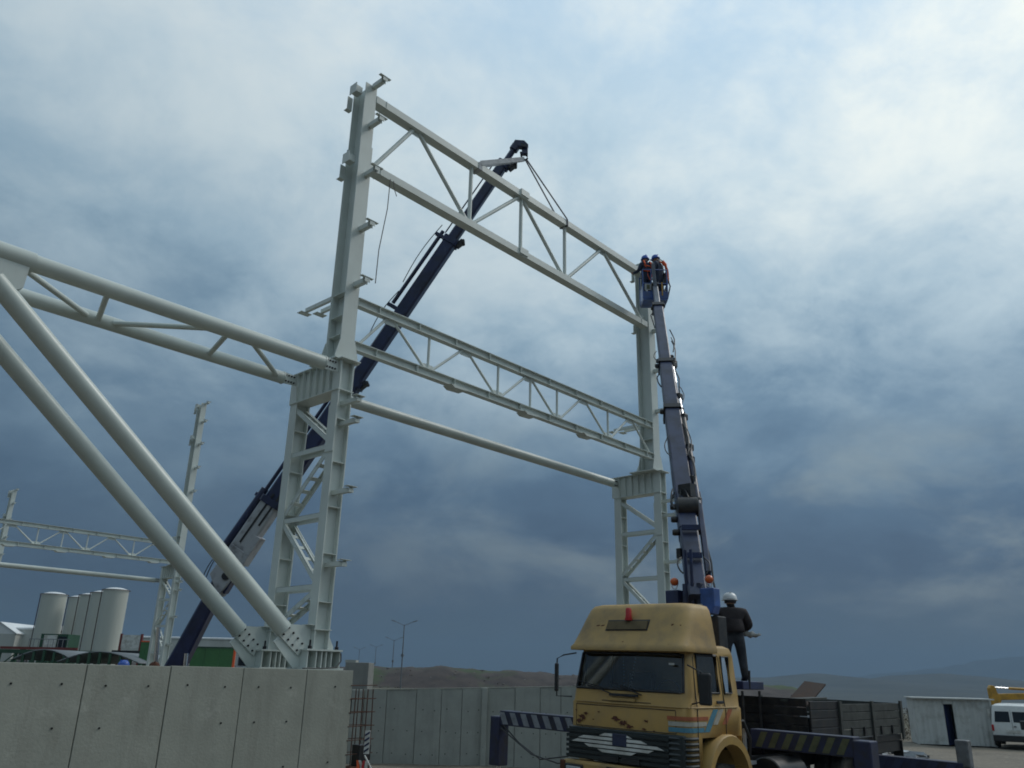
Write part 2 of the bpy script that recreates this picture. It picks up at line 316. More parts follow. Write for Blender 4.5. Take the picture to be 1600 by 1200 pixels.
# ground material: dirt with tyre-worn and gravelly patches
def ground_mat():
    m = mat('site_dirt', (.165, .140, .105), .95, ns=.25, col2=(.10, .088, .07), bump=.6, bs=3.5, lo=.35, hi=.7)
    t = m.node_tree; n = t.nodes; l = t.links; b = n['Principled BSDF']; src = b.inputs['Base Color'].links[0].from_socket
    co = n.new('ShaderNodeTexCoord'); tx = n.new('ShaderNodeTexNoise'); tx.inputs['Scale'].default_value = 7; tx.inputs['Detail'].default_value = 6
    l.new(co.outputs['Object'], tx.inputs['Vector']); mr = n.new('ShaderNodeMapRange'); mr.inputs['From Min'].default_value = .5; mr.inputs['From Max'].default_value = .72
    l.new(tx.outputs[0], mr.inputs['Value']); mx = n.new('ShaderNodeMix'); mx.data_type = 'RGBA'; mx.inputs['B'].default_value = (.23, .20, .155, 1)
    l.new(mr.outputs[0], mx.inputs['Factor']); l.new(src, mx.inputs['A'])
    sp = n.new('ShaderNodeSeparateXYZ'); l.new(co.outputs['Object'], sp.inputs[0]); n3 = n.new('ShaderNodeTexNoise'); n3.inputs['Scale'].default_value = .02; n3.inputs['Detail'].default_value = 5; l.new(co.outputs['Object'], n3.inputs['Vector'])
    ad = n.new('ShaderNodeMath'); ad.operation = 'MULTIPLY_ADD'; ad.inputs[1].default_value = 40; l.new(n3.outputs[0], ad.inputs[0]); l.new(sp.outputs[1], ad.inputs[2])
    m4 = n.new('ShaderNodeMapRange'); m4.inputs['From Min'].default_value = 66; m4.inputs['From Max'].default_value = 84; l.new(ad.outputs[0], m4.inputs['Value'])
    fx = n.new('ShaderNodeMix'); fx.data_type = 'RGBA'; fx.inputs['A'].default_value = (.055, .06, .035, 1); fx.inputs['B'].default_value = (.09, .075, .05, 1); l.new(n3.outputs[0], fx.inputs['Factor'])
    m5 = n.new('ShaderNodeMix'); m5.data_type = 'RGBA'; l.new(m4.outputs[0], m5.inputs['Factor']); l.new(mx.outputs['Result'], m5.inputs['A']); l.new(fx.outputs['Result'], m5.inputs['B'])
    l.new(m5.outputs['Result'], b.inputs['Base Color']); return m
M['ground'] = ground_mat()

# ------------------------------------------------------------------ ground
def sst(a, b, x):
    k = max(0, min(1, (x - a) / (b - a))); return k * k * (3 - 2 * k)
def gz(x, y):
    z = -0.55 * sst(14, 40, y)
    d = (x - A1.x) * PV.x + (y - A1.y) * PV.y
    z += (0.65 - z) * sst(.9, 2.2, d) * sst(4.6, 7.0, -x)
    z -= 30 * sst(72, 520, y) * sst(4, 40, x)
    if -60 < x < 60 and 0 < y < 70: z += .03 * math.sin(x * 1.7 + y * .6) * math.sin(y * 1.3 - x * .4)
    return z
def make_ground():
    def axis(lo, hi, f0, f1, step):
        a = []; x = f0
        while x <= f1: a.append(x); x += step
        s = step * 2; x = a[-1]
        while x < hi: x = min(hi, x + s); a.append(x); s *= 1.5
        s = step * 2; x = f0
        while x > lo: x = max(lo, x - s); a.insert(0, x); s *= 1.5
        return a
    xs = axis(-4500, 6500, -36, 36, .6); ys = axis(-1200, 8600, -4, 64, .6)
    mb = MB(); mb.add([(x, y, gz(x, y)) for y in ys for x in xs], [(j * len(xs) + i, j * len(xs) + i + 1, (j + 1) * len(xs) + i + 1, (j + 1) * len(xs) + i) for j in range(len(ys) - 1) for i in range(len(xs) - 1)])
    tag(mb.build('ground', M['ground'], smooth=60), 'bare brown dirt of the building site', 'ground', kind='structure')
make_ground()

# far hills (right) : two ridges
def ridge(name, label, y0, pts, depth, mat_):
    random.seed(hash(label) % 1000 if False else len(label)); mb = MB(); n = 160; rows = []
    xs = [pts[0][0] + (pts[-1][0] - pts[0][0]) * i / n for i in range(n + 1)]
    def h(x):
        for (a, b), (c, d) in zip(pts, pts[1:]):
            if a <= x <= c: k = (x - a) / (c - a); k = k * k * (3 - 2 * k); return b + (d - b) * k
        return pts[-1][1]
    ph = [random.uniform(0, 6) for _ in range(4)]
    for j in range(9):
        s = j / 8; prof = (s / .8) ** 1.7 if s < .8 else 1 - (s - .8) * 2
        rows.append([(x, y0 + depth * (s - .8), -34 + (h(x) + 34) * max(prof, 0) * (1 + .05 * math.sin(x / depth * 9 + ph[0] + j) + .03 * math.sin(x / depth * 23 + ph[1] + j * 2))) for x in xs])
    mb.add([p for r_ in rows for p in r_], [(j * (n + 1) + i, j * (n + 1) + i + 1, (j + 1) * (n + 1) + i + 1, (j + 1) * (n + 1) + i) for j in range(8) for i in range(n)])
    tag(mb.build(name, mat_, smooth=60), label, 'hill', kind='structure')
ridge('hills', 'low dark blue hills along the horizon behind the truck', 3000, [(-900, 8), (200, 14), (700, 18), (870, 22), (1050, 43), (1140, 37), (1230, 30), (1330, 36), (1457, 56), (1560, 50), (1700, 36), (1900, 30), (2300, 24), (3200, 14)], 2600, M['hill'])
ridge('hills', 'pale distant mountain fading into haze at the right', 7000, [(2000, 20), (2700, 60), (3189, 112), (3500, 170), (3730, 212), (4000, 250), (4268, 275), (4700, 285), (5300, 200)], 1500, M['hill'])

# embankment behind the far wall
def embankment_mat():
    m = mat('embankment_soil', (.046, .037, .034), .95, ns=.5, col2=(.026, .023, .024), bump=.9, bs=1.2)
    t = m.node_tree; n = t.nodes; l = t.links; b = n['Principled BSDF']; src = b.inputs['Base Color'].links[0].from_socket
    co = n.new('ShaderNodeTexCoord')
    def lay(src, scale, lo, hi, col, off):
        mp = n.new('ShaderNodeMapping'); mp.inputs['Location'].default_value = off; l.new(co.outputs['Object'], mp.inputs[0])
        tx = n.new('ShaderNodeTexNoise'); tx.inputs['Scale'].default_value = scale; tx.inputs['Detail'].default_value = 7; l.new(mp.outputs[0], tx.inputs['Vector'])
        mr = n.new('ShaderNodeMapRange'); mr.inputs['From Min'].default_value = lo; mr.inputs['From Max'].default_value = hi; l.new(tx.outputs[0], mr.inputs['Value'])
        mx = n.new('ShaderNodeMix'); mx.data_type = 'RGBA'; mx.inputs['B'].default_value = (*col, 1); l.new(mr.outputs[0], mx.inputs['Factor']); l.new(src, mx.inputs['A']); return mx.outputs['Result']
    s = lay(src, .09, .54, .62, (.032, .055, .02), (3, 0, 0)); s = lay(s, .4, .60, .74, (.06, .05, .04), (0, 0, 0)); s = lay(s, 2.6, .70, .74, (.10, .09, .08), (9, 0, 0))
    l.new(s, b.inputs['Base Color']); return m
M['emb'] = embankment_mat()
def embankment():
    mb = MB(); n, m = 150, 14; x0, x1 = -70, 40; random.seed(3)
    rows = []
    for j in range(m + 1):
        s = j / m; row = []
        for i in range(n + 1):
            x = x0 + (x1 - x0) * i / n
            top = 3.0 + .35 * math.exp(-((x + 11) / 9) ** 2) - .012 * max(0, x + 2) ** 1.25 + .12 * math.sin(x * .55) + .08 * math.sin(x * 1.3 + 1)
            y = 104 + 20 * s; z = -.6 + (top + .6) * sst(0, .8, s)
            row.append((x, y, z + random.uniform(-.09, .09) * (1 if 0 < j < m else .4)))
        rows.append(row)
    mb.add([p for r_ in rows for p in r_], [(j * (n + 1) + i, j * (n + 1) + i + 1, (j + 1) * (n + 1) + i + 1, (j + 1) * (n + 1) + i) for j in range(m) for i in range(n)])
    tag(mb.build('embankment', M['emb'], smooth=70), 'dark earth bank with grass and rubble behind the concrete wall', 'embankment', kind='structure')
    random.seed(11); st = MB()
    for k in range(60):
        x = random.uniform(-24, 14); s = random.uniform(.1, .95); y = 104 + 20 * s
        top = 2.9 + .35 * math.exp(-((x + 11) / 9) ** 2) - .012 * max(0, x + 2) ** 1.25; z = -.6 + (top + .6) * sst(0, .8, s); r_ = random.uniform(.08, .26)
        st.ball((x, y, z), r_, random.uniform(.8, 1.4), 1, random.uniform(.5, .8), n=6, m=3)
    for k in range(120):
        x = random.uniform(-60, 30); s = random.uniform(.3, .75); y = 104 + 20 * s
        top = 3.0 + .35 * math.exp(-((x + 11) / 9) ** 2) - .012 * max(0, x + 2) ** 1.25; z = -.6 + (top + .6) * sst(0, .8, s)
        z -= .2; h = random.uniform(.15, .36); w = random.uniform(.02, .08)
        st.mi = 1
        for q in range(4):
            a = random.uniform(0, 6.3); dx = random.uniform(-.3, .3)
            st.add([(x + dx - w, y + math.sin(a) * .2, z), (x + dx + w, y + math.sin(a) * .2, z), (x + dx + math.cos(a) * .2, y + math.sin(a) * .3, z + h)], [(0, 1, 2)])
    M['scrub'] = mat('dry_scrub', (.035, .04, .02), .95, ns=.4, col2=(.06, .048, .03)); M['stone'] = mat('rubble_stone', (.13, .12, .11), .95, ns=2)
    tag(st.build('rubble', [M['stone'], M['scrub']]), 'loose stones and dry weeds scattered over the earth bank', 'rubble', kind='stuff')
embankment()

# ------------------------------------------------------------------ near concrete wall (panels with recessed joints and tie holes)
WTOP = 2.26
def near_wall():
    t = thing('concrete_wall', 'long grey concrete foundation wall carrying the tall steel column', 'wall', W(0, 0, 0), AN)
    th = .34; yf = -.45
    edges = [.55, -.47, -1.73, -3.0, -4.27] + [-4.27 - 1.27 * k for k in range(1, 7)]
    core = MB(); core.b2(edges[-1], .545, yf + .025, yf + th, -.75, WTOP - .012); core.build('joint_core', M['joint'], t)
    hm = MB(); hm.lathe([(.0, 0), (.015, 0), (.015, .010), (.009, .010), (.011, -.02)], (0, 0, 0), 10, (0, -1, 0)); hme = hm.mesh('tie_hole', M['hole'])
    random.seed(5)
    for a, b in zip(edges, edges[1:]):
        g = .007
        mb = MB(); j = random.uniform(-.006, .006)
        mb.b2(b + g, a - g * (a < .5), yf + j, yf + .06, -.75, WTOP + random.uniform(-.004, .004))
        pn = mb.build('panel', M['conc'], t, bevel=.008)
        for k, z in enumerate((WTOP - .17, WTOP - .86, WTOP - 1.55)):
            for fx in ((.25, .75) if a < .5 else (.6,)):
                if random.random() < .9:
                    o = link('tie_hole', hme, pn); o.location = (b + (a - b) * fx + random.uniform(-.02, .02), yf + j - .002, z + random.uniform(-.015, .015) - (.12 if k == 0 else 0))
    cp = MB(); cp.b2(edges[-1], .54, yf + .065, yf + th + .002, WTOP - .03, WTOP - .004); cp.build('top_screed', M['conc2'], t)
    # plinth the column stands on
    pl = MB(); pl.b2(-1.0, .54, -.10, 2.3, -.7, WTOP - .006); pl.build('plinth', M['conc'], t)
near_wall()

# rebar cage sticking out of the wall end
def rebar_cage():
    t = thing('rebar_cage', 'rusty rebar cage standing at the end of the concrete wall', 'rebar cage', W(.62, -.3, gz(*W(.62, -.3, 0).xy)), AN)
    zb = 2.14
    bar = MB(); bar.path([(0, 0, 0), (.01, 0, .9), (-.005, .005, zb - .2)], .011, 6); me = bar.mesh('vertical_bar', M['rebar'])
    for i, (x, y) in enumerate([(.05, -.13), (.2, -.12), (.34, -.1), (.47, -.13), (.05, .25), (.22, .25), (.4, .25)]):
        o = link('vertical_bar', me, t); o.location = (x, y, 0); o.rotation_euler = (random.uniform(-.01, .01), random.uniform(-.015, .015), random.uniform(0, 6))
    for k in range(9):
        z = .12 + k * .235
        st = MB(); st.path([(-.1, -.15, z), (.52, -.15 + .01, z + .012), (.52, .27, z), (-.1, .27, z)], .009, 6); st.build('stirrup', M['rebar'], t)
    bl = MB(); bl.b2(.17, .44, -.2, .02, .62, .98); bl.build('black_box', M['black'], t, bevel=.01)
    bp = MB(); bp.b2(-.02, .36, -.22, -.04, .36, .62); bp.build('timber_block', M['rust'], t, bevel=.01)
rebar_cage()

def barrier():
    p = at(572, 1180, 15.2); g = gz(p.x, p.y)
    t = thing('barrier_board', 'leaning striped barrier board with red and white tape by rebar cage', 'barrier', (p.x, p.y, g))
    b = MB(); b.b2(-.045, .045, -.012, .012, .95, 1.32); b.build('board', M['white'], t)
    for k in range(4):
        s = MB(); s.poly([(-.04, 0), (.04, .05), (.04, .085), (-.04, .035)], (0, -.016, .97 + k * .085), (1, 0, 0), (0, 0, 1), .006); s.build('stripe', M['navy'], t)
    pt = MB(); pt.path([(0, .02, 0), (0, .02, .95)], .018, 8); pt.build('post', M['black'], t)
    w = MB(); w.path([(-.02, -.03, .93), (.55, -.25, .1), (.62, -.28, 0)], .014, 8); w.build('white_stay', M['white'], t)
    for k, (x0, x1, m) in enumerate([(-.1, -.04, 'white'), (-.16, -.02, 'orange'), (.02, .06, 'white'), (-.02, .09, 'red'), (.05, .02, 'white')]):
        q = MB(); pts = [(x0 + (x1 - x0) * i / 8 + .03 * math.sin(i * 1.3 + k), -.02 - .01 * k + .02 * math.sin(i + k), .85 - i * .095) for i in range(9)]
        vs_ = []; [vs_.extend([(x - .022, y, z), (x + .022, y + .012, z)]) for x, y, z in pts]
        q.add(vs_, [(2 * i, 2 * i + 1, 2 * i + 3, 2 * i + 2) for i in range(8)]); o = q.build('tape', M[m], t); sd_ = o.modifiers.new('s', 'SOLIDIFY'); sd_.thickness = .002
barrier()

# ------------------------------------------------------------------ far concrete wall
def far_wall():
    p0, p1 = Vector((-5.6, 26.15, 0)), Vector((6.4, 25.75, 0)); ln = (p1 - p0).length; rz = math.atan2(p1.y - p0.y, p1.x - p0.x)
    t = thing('concrete_wall', 'lower grey concrete wall behind the truck in front of earth bank', 'wall', p0, rz)
    def top(x): return 1.70 + (x / ln) * .42
    c = MB(); c.poly([(0, -.9), (ln, -.9), (ln, top(ln) - .01), (0, top(0) - .01)], (0, .16, 0), (1, 0, 0), (0, 0, 1), .26); c.build('joint_core', M['joint'], t)
    x = 0; k = 0; hm = MB(); hm.lathe([(.0, 0), (.015, 0), (.015, .008), (.009, .008), (.012, -.02)], (0, 0, 0), 8, (0, -1, 0)); hme = hm.mesh('tie_hole', M['hole']); random.seed(9)
    while x < ln - .1:
        w = min([.75, .62, .68, .9][k % 4], ln - x); j = random.uniform(-.012, .012)
        mb = MB(); mb.poly([(x + .006, -.9), (x + w - .006, -.9), (x + w - .006, top(x + w)), (x + .006, top(x))], (0, .02 + j, 0), (1, 0, 0), (0, 0, 1), .08)
        pn = mb.build('panel', M['conc2'], t, bevel=.006)
        for z in (.15, .75, 1.35):
            for f_ in (.28, .74):
                if random.random() < .8: o = link('tie_hole', hme, pn); o.location = (x + w * f_, -.022 + j, z - .1 + random.uniform(-.03, .03))
        x += w; k += 1
    cap = MB(); cap.poly([(0, top(0) + .004), (ln, top(ln) + .004), (ln, top(ln) + .03), (0, top(0) + .03)], (0, .14, 0), (1, 0, 0), (0, 0, 1), .34); cap.build('cap', M['conc'], t)
    for xx, ww in ((1.02, .34), (4.92, .16)):
        pb = MB(); pb.poly([(xx, -.9), (xx + ww, -.9), (xx + ww, top(xx) + .02), (xx, top(xx) + .02)], (0, -.09, 0), (1, 0, 0), (0, 0, 1), .12); pb.build('pilaster', M['conc2'], t, bevel=.01)
far_wall()
# pedestal under the far column
pd = MB(); pd.b2(-1, 1, -.7, 2.3, -1.2, 0); po = pd.build('pedestal', M['conc2'], bevel=.02, loc=W(12.28, 0, WTOP)); po.rotation_euler.z = AN
tag(po, 'concrete pedestal hidden behind truck under the farther steel column', 'pedestal')

# concrete block structure behind the wall end
def block_house():
    p = at(560, 1035, 60); g = gz(p.x, p.y); t = thing('concrete_block', 'square grey concrete block beyond the rebar cage below street lamps', 'concrete block', (p.x, p.y, g))
    b = MB(); b.b2(-.9, .75, 0, 2.4, 0, p.z - g); b.build('block', M['concd'], t, bevel=.03)
    c = MB(); c.b2(-.95, -.2, .1, 1.2, p.z - g + .002, p.z - g + .16); c.build('upstand', M['conc2'], t)
block_house()

# ------------------------------------------------------------------ steel frame
def bracket_mesh():
    mb = MB()
    mb.b2(-.055, .055, -.34, .02, -.055, .055)       # stub arm (channel closed)
    mb.b2(-.065, .065, -.345, -.335, -.075, .075)
    mb.mi = 0
    mb.b2(-.16, .16, -.43, -.345, .060, .072)        # seat plate
    mb.b2(-.07, .07, -.42, -.41, -.05, .060)
    return mb.mesh('cladding_bracket', M['steel'])
BR = bracket_mesh()
def bracket_low_mesh():
    mb = MB(); mb.b2(-.05, .05, -.50, .06, -.09, .0); mb.b2(-.055, .055, -.60, -.50, -.10, -.03); mb.b2(-.12, .12, -.64, -.50, .012, .022); mb.b2(.02, .035, -.60, -.50, -.03, .012)
    return mb.mesh('cladding_bracket', M['steel'])
BRL = bracket_low_mesh()

def column(name, label, t_, d_, ztop, head_top, base, group, detail=2, gusset=False, upshift=0.0):
    T = thing(name, label, 'steel column', W(t_, d_, base), AN, group)
    S = M['steel']; h = head_top - base; dB = 1.51
    st = .36                                             # base stool height
    # legs
    for y in (0, dB):
        mb = MB(); mb.hsec((0, y, st), (0, y, h - .02), .34, .25, .022, .016, (1, 0, 0)); lg = mb.build('leg', S, T)
        if detail > 1:
            n = 5
            for k in range(n):
                z = st + .85 + k * (h - 1.6) / n
                for s in (-1, 1):
                    q = MB(); q.b2(-.148, .148, y + s * .009 if s > 0 else y - .118, y + .118 if s > 0 else y - .009, z, z + .014); q.build('stiffener', S, lg)
        # splice plates on the leg faces
        if detail > 1 and y == 0:
            q = MB(); q.b2(-.19, -.1715, y - .135, y + .135, h - 2.0, h - 1.0); q.build('splice_plate', S, lg)
    # base stools
    for y in (0, dB):
        mb = MB(); mb.b2(-.42, .42, y - .30, y + .30, 0.004, .035); mb.b2(-.40, .40, y - .27, y + .27, st - .03, st)
        for x in (-.36, -.17, -.05, .05, .17, .36): mb.b2(x - .009, x + .009, y - .25, y + .25, .035, st - .03)
        mb.b2(-.36, .36, y - .01, y + .01, .035, st - .03)
        bs = mb.build('base_stool', S, T)
        if detail > 1:
            for x in (-.3, .3):
                for yy in (-.2, .2):
                    b = MB(); b.tube((x, y + yy, st), (x, y + yy, st + .16), .018, n=8); b.lathe([(.04, 0), (.04, .05), (.03, .06)], (x, y + yy, st), 6); b.build('anchor_bolt', M['bolt'], bs)
        mb = MB()
        for s in (-1, 1): mb.poly([(.17, 0), (.36, 0), (.36, .06), (.19, .34), (.17, .34)] if s > 0 else [(-.17, 0), (-.36, 0), (-.36, .06), (-.19, .34), (-.17, .34)], (0, y, st), (1, 0, 0), (0, 0, 1), .016)
        mb.b2(-.20, .20, y - .14, y + .14, st + .345, st + .36); mb.build('base_gusset', S, T)
        if gusset:
            g = MB(); g.poly([(-.16, -.30), (-.16, .42), (-.62, .42), (-.95, .10), (-.5, -.34)], (0, y, st), (1, 0, 0), (0, 0, 1), .03)
            g.b2(-.30, -.18, y - .12, y + .12, st + .425, st + .437); g.build('brace_gusset', S, T)
    # head beam
    mb = MB(); hb = h - .68
    mb.b2(-.24, .24, -.24, dB + .30, h - .02, h); mb.b2(-.2, .2, -.13, dB + .13, hb, hb + .018)
    for x in (-.14, .14): mb.b2(x - .008, x + .008, -.12, dB + .22, hb + .018, h - .02)
    mb.build('head_beam', S, T)
    for k in range(6):
        y = .2 + k * .24
        for s in (-1, 1):
            q = MB(); q.poly([(.149 * s, 0), (.2 * s, 0), (.235 * s, .66 - .02), (.149 * s, .66 - .02)], (0, y, hb + .018), (1, 0, 0), (0, 0, 1), .012); q.build('head_stiffener', S, T)
    # lattice between the legs (pairs of angles with battens)
    lev = [hb - .1, hb - 1.18, hb - 2.59, hb - 3.98, st + .25]
    def pair(y0, z0, y1, z1, nm, batt):
        for x in (-.135, .135):
            mb = MB(); mb.beam((x, y0, z0), (x, y1, z1), .022, .1, (0, 0, 1) if nm != 'v' else (0, 1, 0)); mb.beam((x - .04 * (1 if x < 0 else -1) * -1 * .6, y0, z0 + .045), (x - .04 * (1 if x < 0 else -1) * -1 * .6, y1, z1 + .045), .07, .012); o = mb.build(nm, S, T)
        if batt:
            for f_ in (.22, .42, .62, .82):
                mb = MB(); y, z = y0 + (y1 - y0) * f_, z0 + (z1 - z0) * f_
                d = Vector((0, y1 - y0, z1 - z0)).normalized()
                mb.beam((-.16, y, z), (.16, y, z), .09, .014, d.cross(Vector((1, 0, 0)))); mb.build('batten', S, T)
    for z in lev[1:4]: pair(.12, z, dB - .12, z, 'strut', False)
    for k in range(4):
        z0, z1 = lev[k], lev[k + 1]
        if k % 2 == 0: pair(dB - .1, z0 - .06, .1, z1 + .12, 'diagonal', True)
        else: pair(.1, z0 - .10, dB - .1, z1 + .14, 'diagonal', True)
    for y, z in ((dB - .16, hb - .2), (.16, lev[1]), (dB - .16, lev[2]), (.16, lev[3])):
        mb = MB(); mb.b2(-.15, .15, y - .1, y + .1, z - .18, z + .12); mb.build('node_plate', S, T) if detail > 1 and False else None
    # upper column
    H = ztop - base; yf, yb = .0, .47; u = upshift
    mb = MB(); mb.hsec((u, (yf + yb) / 2, h), (u, (yf + yb) / 2, H), yb - yf, .33, .022, .014, (0, 1, 0)); uc = mb.build('upper_column', S, T)
    mb = MB(); zs = h + (ztop - head_top) * .76
    mb.b2(u - .18, u + .18, yf - .024, yf - .002, h + .02, zs); mb.b2(u - .18, u + .18, yb + .002, yb + .024, h + .02, zs); mb.build('cover_plate', S, uc)
    # flared foot
    mb = MB()
    for y in (yf - .036, yb + .036): mb.poly([(-.30, 0), (.30, 0), (.28, .14), (.185, .50), (-.185, .50), (-.28, .14)], (u, y, h + .002), (1, 0, 0), (0, 0, 1), .02)
    mb.poly([(yb + .046, 0), (yb + .36, 0), (yb + .046, .62)], (u, 0, h + .002), (0, 1, 0), (0, 0, 1), .016)
    mb.b2(u - .31, u + .31, yf - .09, yb + .38, h - .0, h + .03); mb.build('foot', S, uc)
    for z in (h + .6, h + 1.05, h + 1.6):
        for s in (-1, 1):
            q = MB(); q.b2(u + (.009 if s > 0 else -.16), u + (.16 if s > 0 else -.009), yf + .024, yb - .024, z, z + .014); q.build('stiffener', S, uc)
    # stub arms to the far side at lower truss level
    for x, l_ in ((-.12, 1.05), (.14, .82)):
        q = MB(); q.beam((u + x, yb + .03, h + 1.60), (u + x, yb + l_, h + 1.60), .07, .09); q.b2(u + x - .14, u + x + .14, yb + l_ - .02, yb + l_ + .16, h + 1.54, h + 1.552); q.build('stub_arm', S, T)
    # chord seats on the near side of the upper column (for the next bay)
    for z in (H - .32, H - 2.27):
        q = MB(); q.b2(u - .36, u - .17, .12, .32, z + .02, z + .20); q.b2(u - .372, u - .36, .09, .35, z - .02, z + .24); q.b2(u - .32, u - .18, .47, .485, z - .30, z + .06); q.b2(u - .32, u - .17, .485, .60, z - .30, z - .29); q.b2(u - .185, u - .17, .485, .60, z - .288, z + .04); q.build('chord_seat', S, T)
    # cladding brackets
    for z in (H - .02, H - 1.16, H - 2.54, H - 3.98, H - 5.38):
        if z > h + .8: o = link('cladding_bracket', BR, T); o.location = (u + .06, yf - .03, z)
    for z in (h - .9, h - 1.35, h - 2.78, h - 4.2):
        o = link('cladding_bracket', BRL, T); o.location = (.02, 0, z)
    return T

C1 = column('steel_column', 'tall pale steel column on the concrete wall beside the tube braces', 0, 0, 15.62, 8.42, WTOP, 'tall steel columns', gusset=True)
C2 = column('steel_column', 'tall pale steel column behind the truck, basket at its top', 12.28, 0, 15.80, 8.42, WTOP, 'tall steel columns', upshift=-.12)
FC1 = column('steel_column', 'far pale steel column seen between the brace tubes and silos', 12.28, 31.4, 17.3, 7.75, .45, 'tall steel columns', detail=1)
FC2 = column('steel_column', 'farthest thin steel column rising at the left edge of the view', 12.28, 62.8, 16.2, 7.6, .45, 'tall steel columns', detail=1)

# trusses
def truss(label, t0, t1, d, zt, zb, tops, bots, verts, chord, web_r, plates, name='roof_truss'):
    T = thing(name, label, 'steel truss', W(t0, d, zb), AN, 'steel trusses')
    Z = zt - zb; X = lambda t: t - t0; S = M['steel']
    for z, nm in ((Z, 'top_chord'), (0, 'bottom_chord')):
        mb = MB()
        if chord == 'box': mb.beam((0, 0, z), (X(t1), 0, z), .26, .19)
        else: mb.hsec((0, 0, z), (X(t1), 0, z), .20, .17, .014, .012)
        ch = mb.build(nm, S, T)
        if chord == 'box':
            for x in (.3, X(t1) - .35): q = MB(); q.b2(x - .006, x + .006, -.142, .142, z - .105, z + .105); q.build('splice', S, ch)
        else:
            k = .6
            while k < X(t1): q = MB(); q.b2(k - .006, k + .006, -.082, -.007, z - .085, z + .085); q.build('stiffener', S, ch); k += 1.2
    hc = .095
    nodes = sorted([(t, 1) for t in tops] + [(t, 0) for t in bots])
    seq = [(t0 + .05, 0)] + nodes + [(t1 - .05, 0)]
    for (a, ka), (b, kb) in zip(seq, seq[1:]):
        if ka == kb: continue
        za = Z - hc if ka else hc; zb_ = Z - hc if kb else hc
        da = .10
        mb = MB(); mb.tube((X(a) + da, 0, za), (X(b) - da, 0, zb_), web_r, n=10); mb.build('diagonal', S, T, smooth=40)
    for v in verts:
        mb = MB(); mb.tube((X(v), 0, hc), (X(v), 0, Z - hc), web_r, n=10); mb.build('vertical', S, T, smooth=40)
    for t, k in nodes:
        z = Z - hc if k else hc; s = -1 if k else 1
        mb = MB(); mb.poly([(-.24, 0), (.24, 0), (.15, s * .13), (-.15, s * .13)], (X(t), 0, z), (1, 0, 0), (0, 0, 1), .014); mb.build('node_plate', S, T)
    if chord == 'box':
        for z in (0, Z): q = MB(); q.b2(X(plates) - .17, X(plates) + .17, -.17, .17, z - .055, z + .135); q.build('splice_sleeve', S, T)
    else:
        for p_ in plates: q = MB(); q.poly([(-.3, 0), (.3, 0), (.22, -.05), (-.18, -.07)], (X(p_), -.02, -.102), (1, 0, 0), (0, 0, 1), .30); q.build('seat_plate', S, T)
    return T
truss('deep pale roof truss slung from the blue crane boom', .18, 11.93, 0.12, 15.32, 13.42, [1.56, 5.58, 9.57], [3.57, 7.63], [3.57, 5.62, 7.63], 'box', .055, 5.62)
truss('slender lower truss between the two tall columns', .20, 11.98, 0.05, 9.90, 8.86, [1.15 + 2.41 * k for k in range(5)], [2.37 + 2.41 * k for k in range(4)], [2.37 + 2.41 * k for k in range(4)] + [6.05], 'h', .034, [3.3, 5.95, 8.5])
truss('far slender truss crossing behind the brace tubes above the silos', -.2, 12.08, 31.4, 8.85, 7.85, [1.15 + 2.41 * k for k in range(5)], [2.37 + 2.41 * k for k in range(4)], [2.37 + 2.41 * k for k in range(4)] + [5.97], 'h', .034, [1.3, 3.6, 6.0, 8.4, 10.8])

# tubes
def tube_member(label, P0, P1, r, cap0, cap1, group, plate=None):
    P0, P1 = Vector(P0), Vector(P1)
    T = thing('brace_tube', label, 'steel tube', P0, 0, group)
    d = P1 - P0; n = d.normalized(); mb = MB(); mb.tube((0, 0, 0), d, r, n=28); mb.build('tube', M['tube'], T, smooth=40)
    ah = Vector((n.x, n.y, 0)).normalized(); upv = n.cross(ah.cross(Vector((0, 0, 1)))).normalized()
    if upv.z < 0: upv = -upv
    for c, base, s in ((cap0, Vector((0, 0, 0)), -1), (cap1, d, 1)):
        if not c: continue
        q = MB(); q.lathe([(r * 1.06, 0), (r * 1.06, .03)], base, 28, n * s); fl = q.build('end_cap', M['tube'], T, smooth=40)
        q = MB(); q.poly([(0, -r * .95), (0, r * .95), (c * s, r * .8), (c * s, -r * .8)], base + n * s * .03 + ah.cross(Vector((0, 0, 1))) * .035, n, upv, .026); pl = q.build('end_plate', M['steel'], T)
        bm_ = MB(); bm_.lathe([(.020, 0), (.020, .022), (.014, .03)], (0, 0, 0), 6, ah.cross(Vector((0, 0, 1)))); bme = bm_.mesh('bolt', M['bolt'])
        for i in range(4):
            for j in (-1, 1):
                o = link('bolt', bme, pl); o.location = base + n * s * (.08 + i * (abs(c) - .14) / 3) + upv * (j * r * .5) + ah.cross(Vector((0, 0, 1))) * .050
    return T
ZA, ZB = 8.24, 8.26
tube_member('thick horizontal tube nearest the camera at the left', W(-6.9, 0, ZA), W(-.55, 0, ZA), .145, 0, .34, 'horizontal brace tubes')
tube_member('rear horizontal tube laced to the nearer one at left', W(-9.5, 1.51, ZB), W(-.55, 1.51, ZB), .135, 0, .34, 'horizontal brace tubes')
tube_member('horizontal tube joining the two tall columns below the trusses', W(.5, 1.51, ZB - .06), W(11.78, 1.51, ZB - .06), .13, .3, .3, 'horizontal brace tubes')
tube_member('far horizontal tube passing behind the silos group', W(.3, 32.9, 6.95), W(11.7, 32.9, 6.95), .125, .3, .3, 'horizontal brace tubes')
tube_member('upper right diagonal brace tube ending at column base plate', W(-6.55, 0, 7.78), W(-.80, 0, 2.965), .155, 0, .55, 'diagonal brace tubes')
tube_member('lower left diagonal brace tube ending at the wall top', W(-6.55, 1.51, 7.78), W(-.80, 1.51, 2.965), .155, 0, .55, 'diagonal brace tubes')
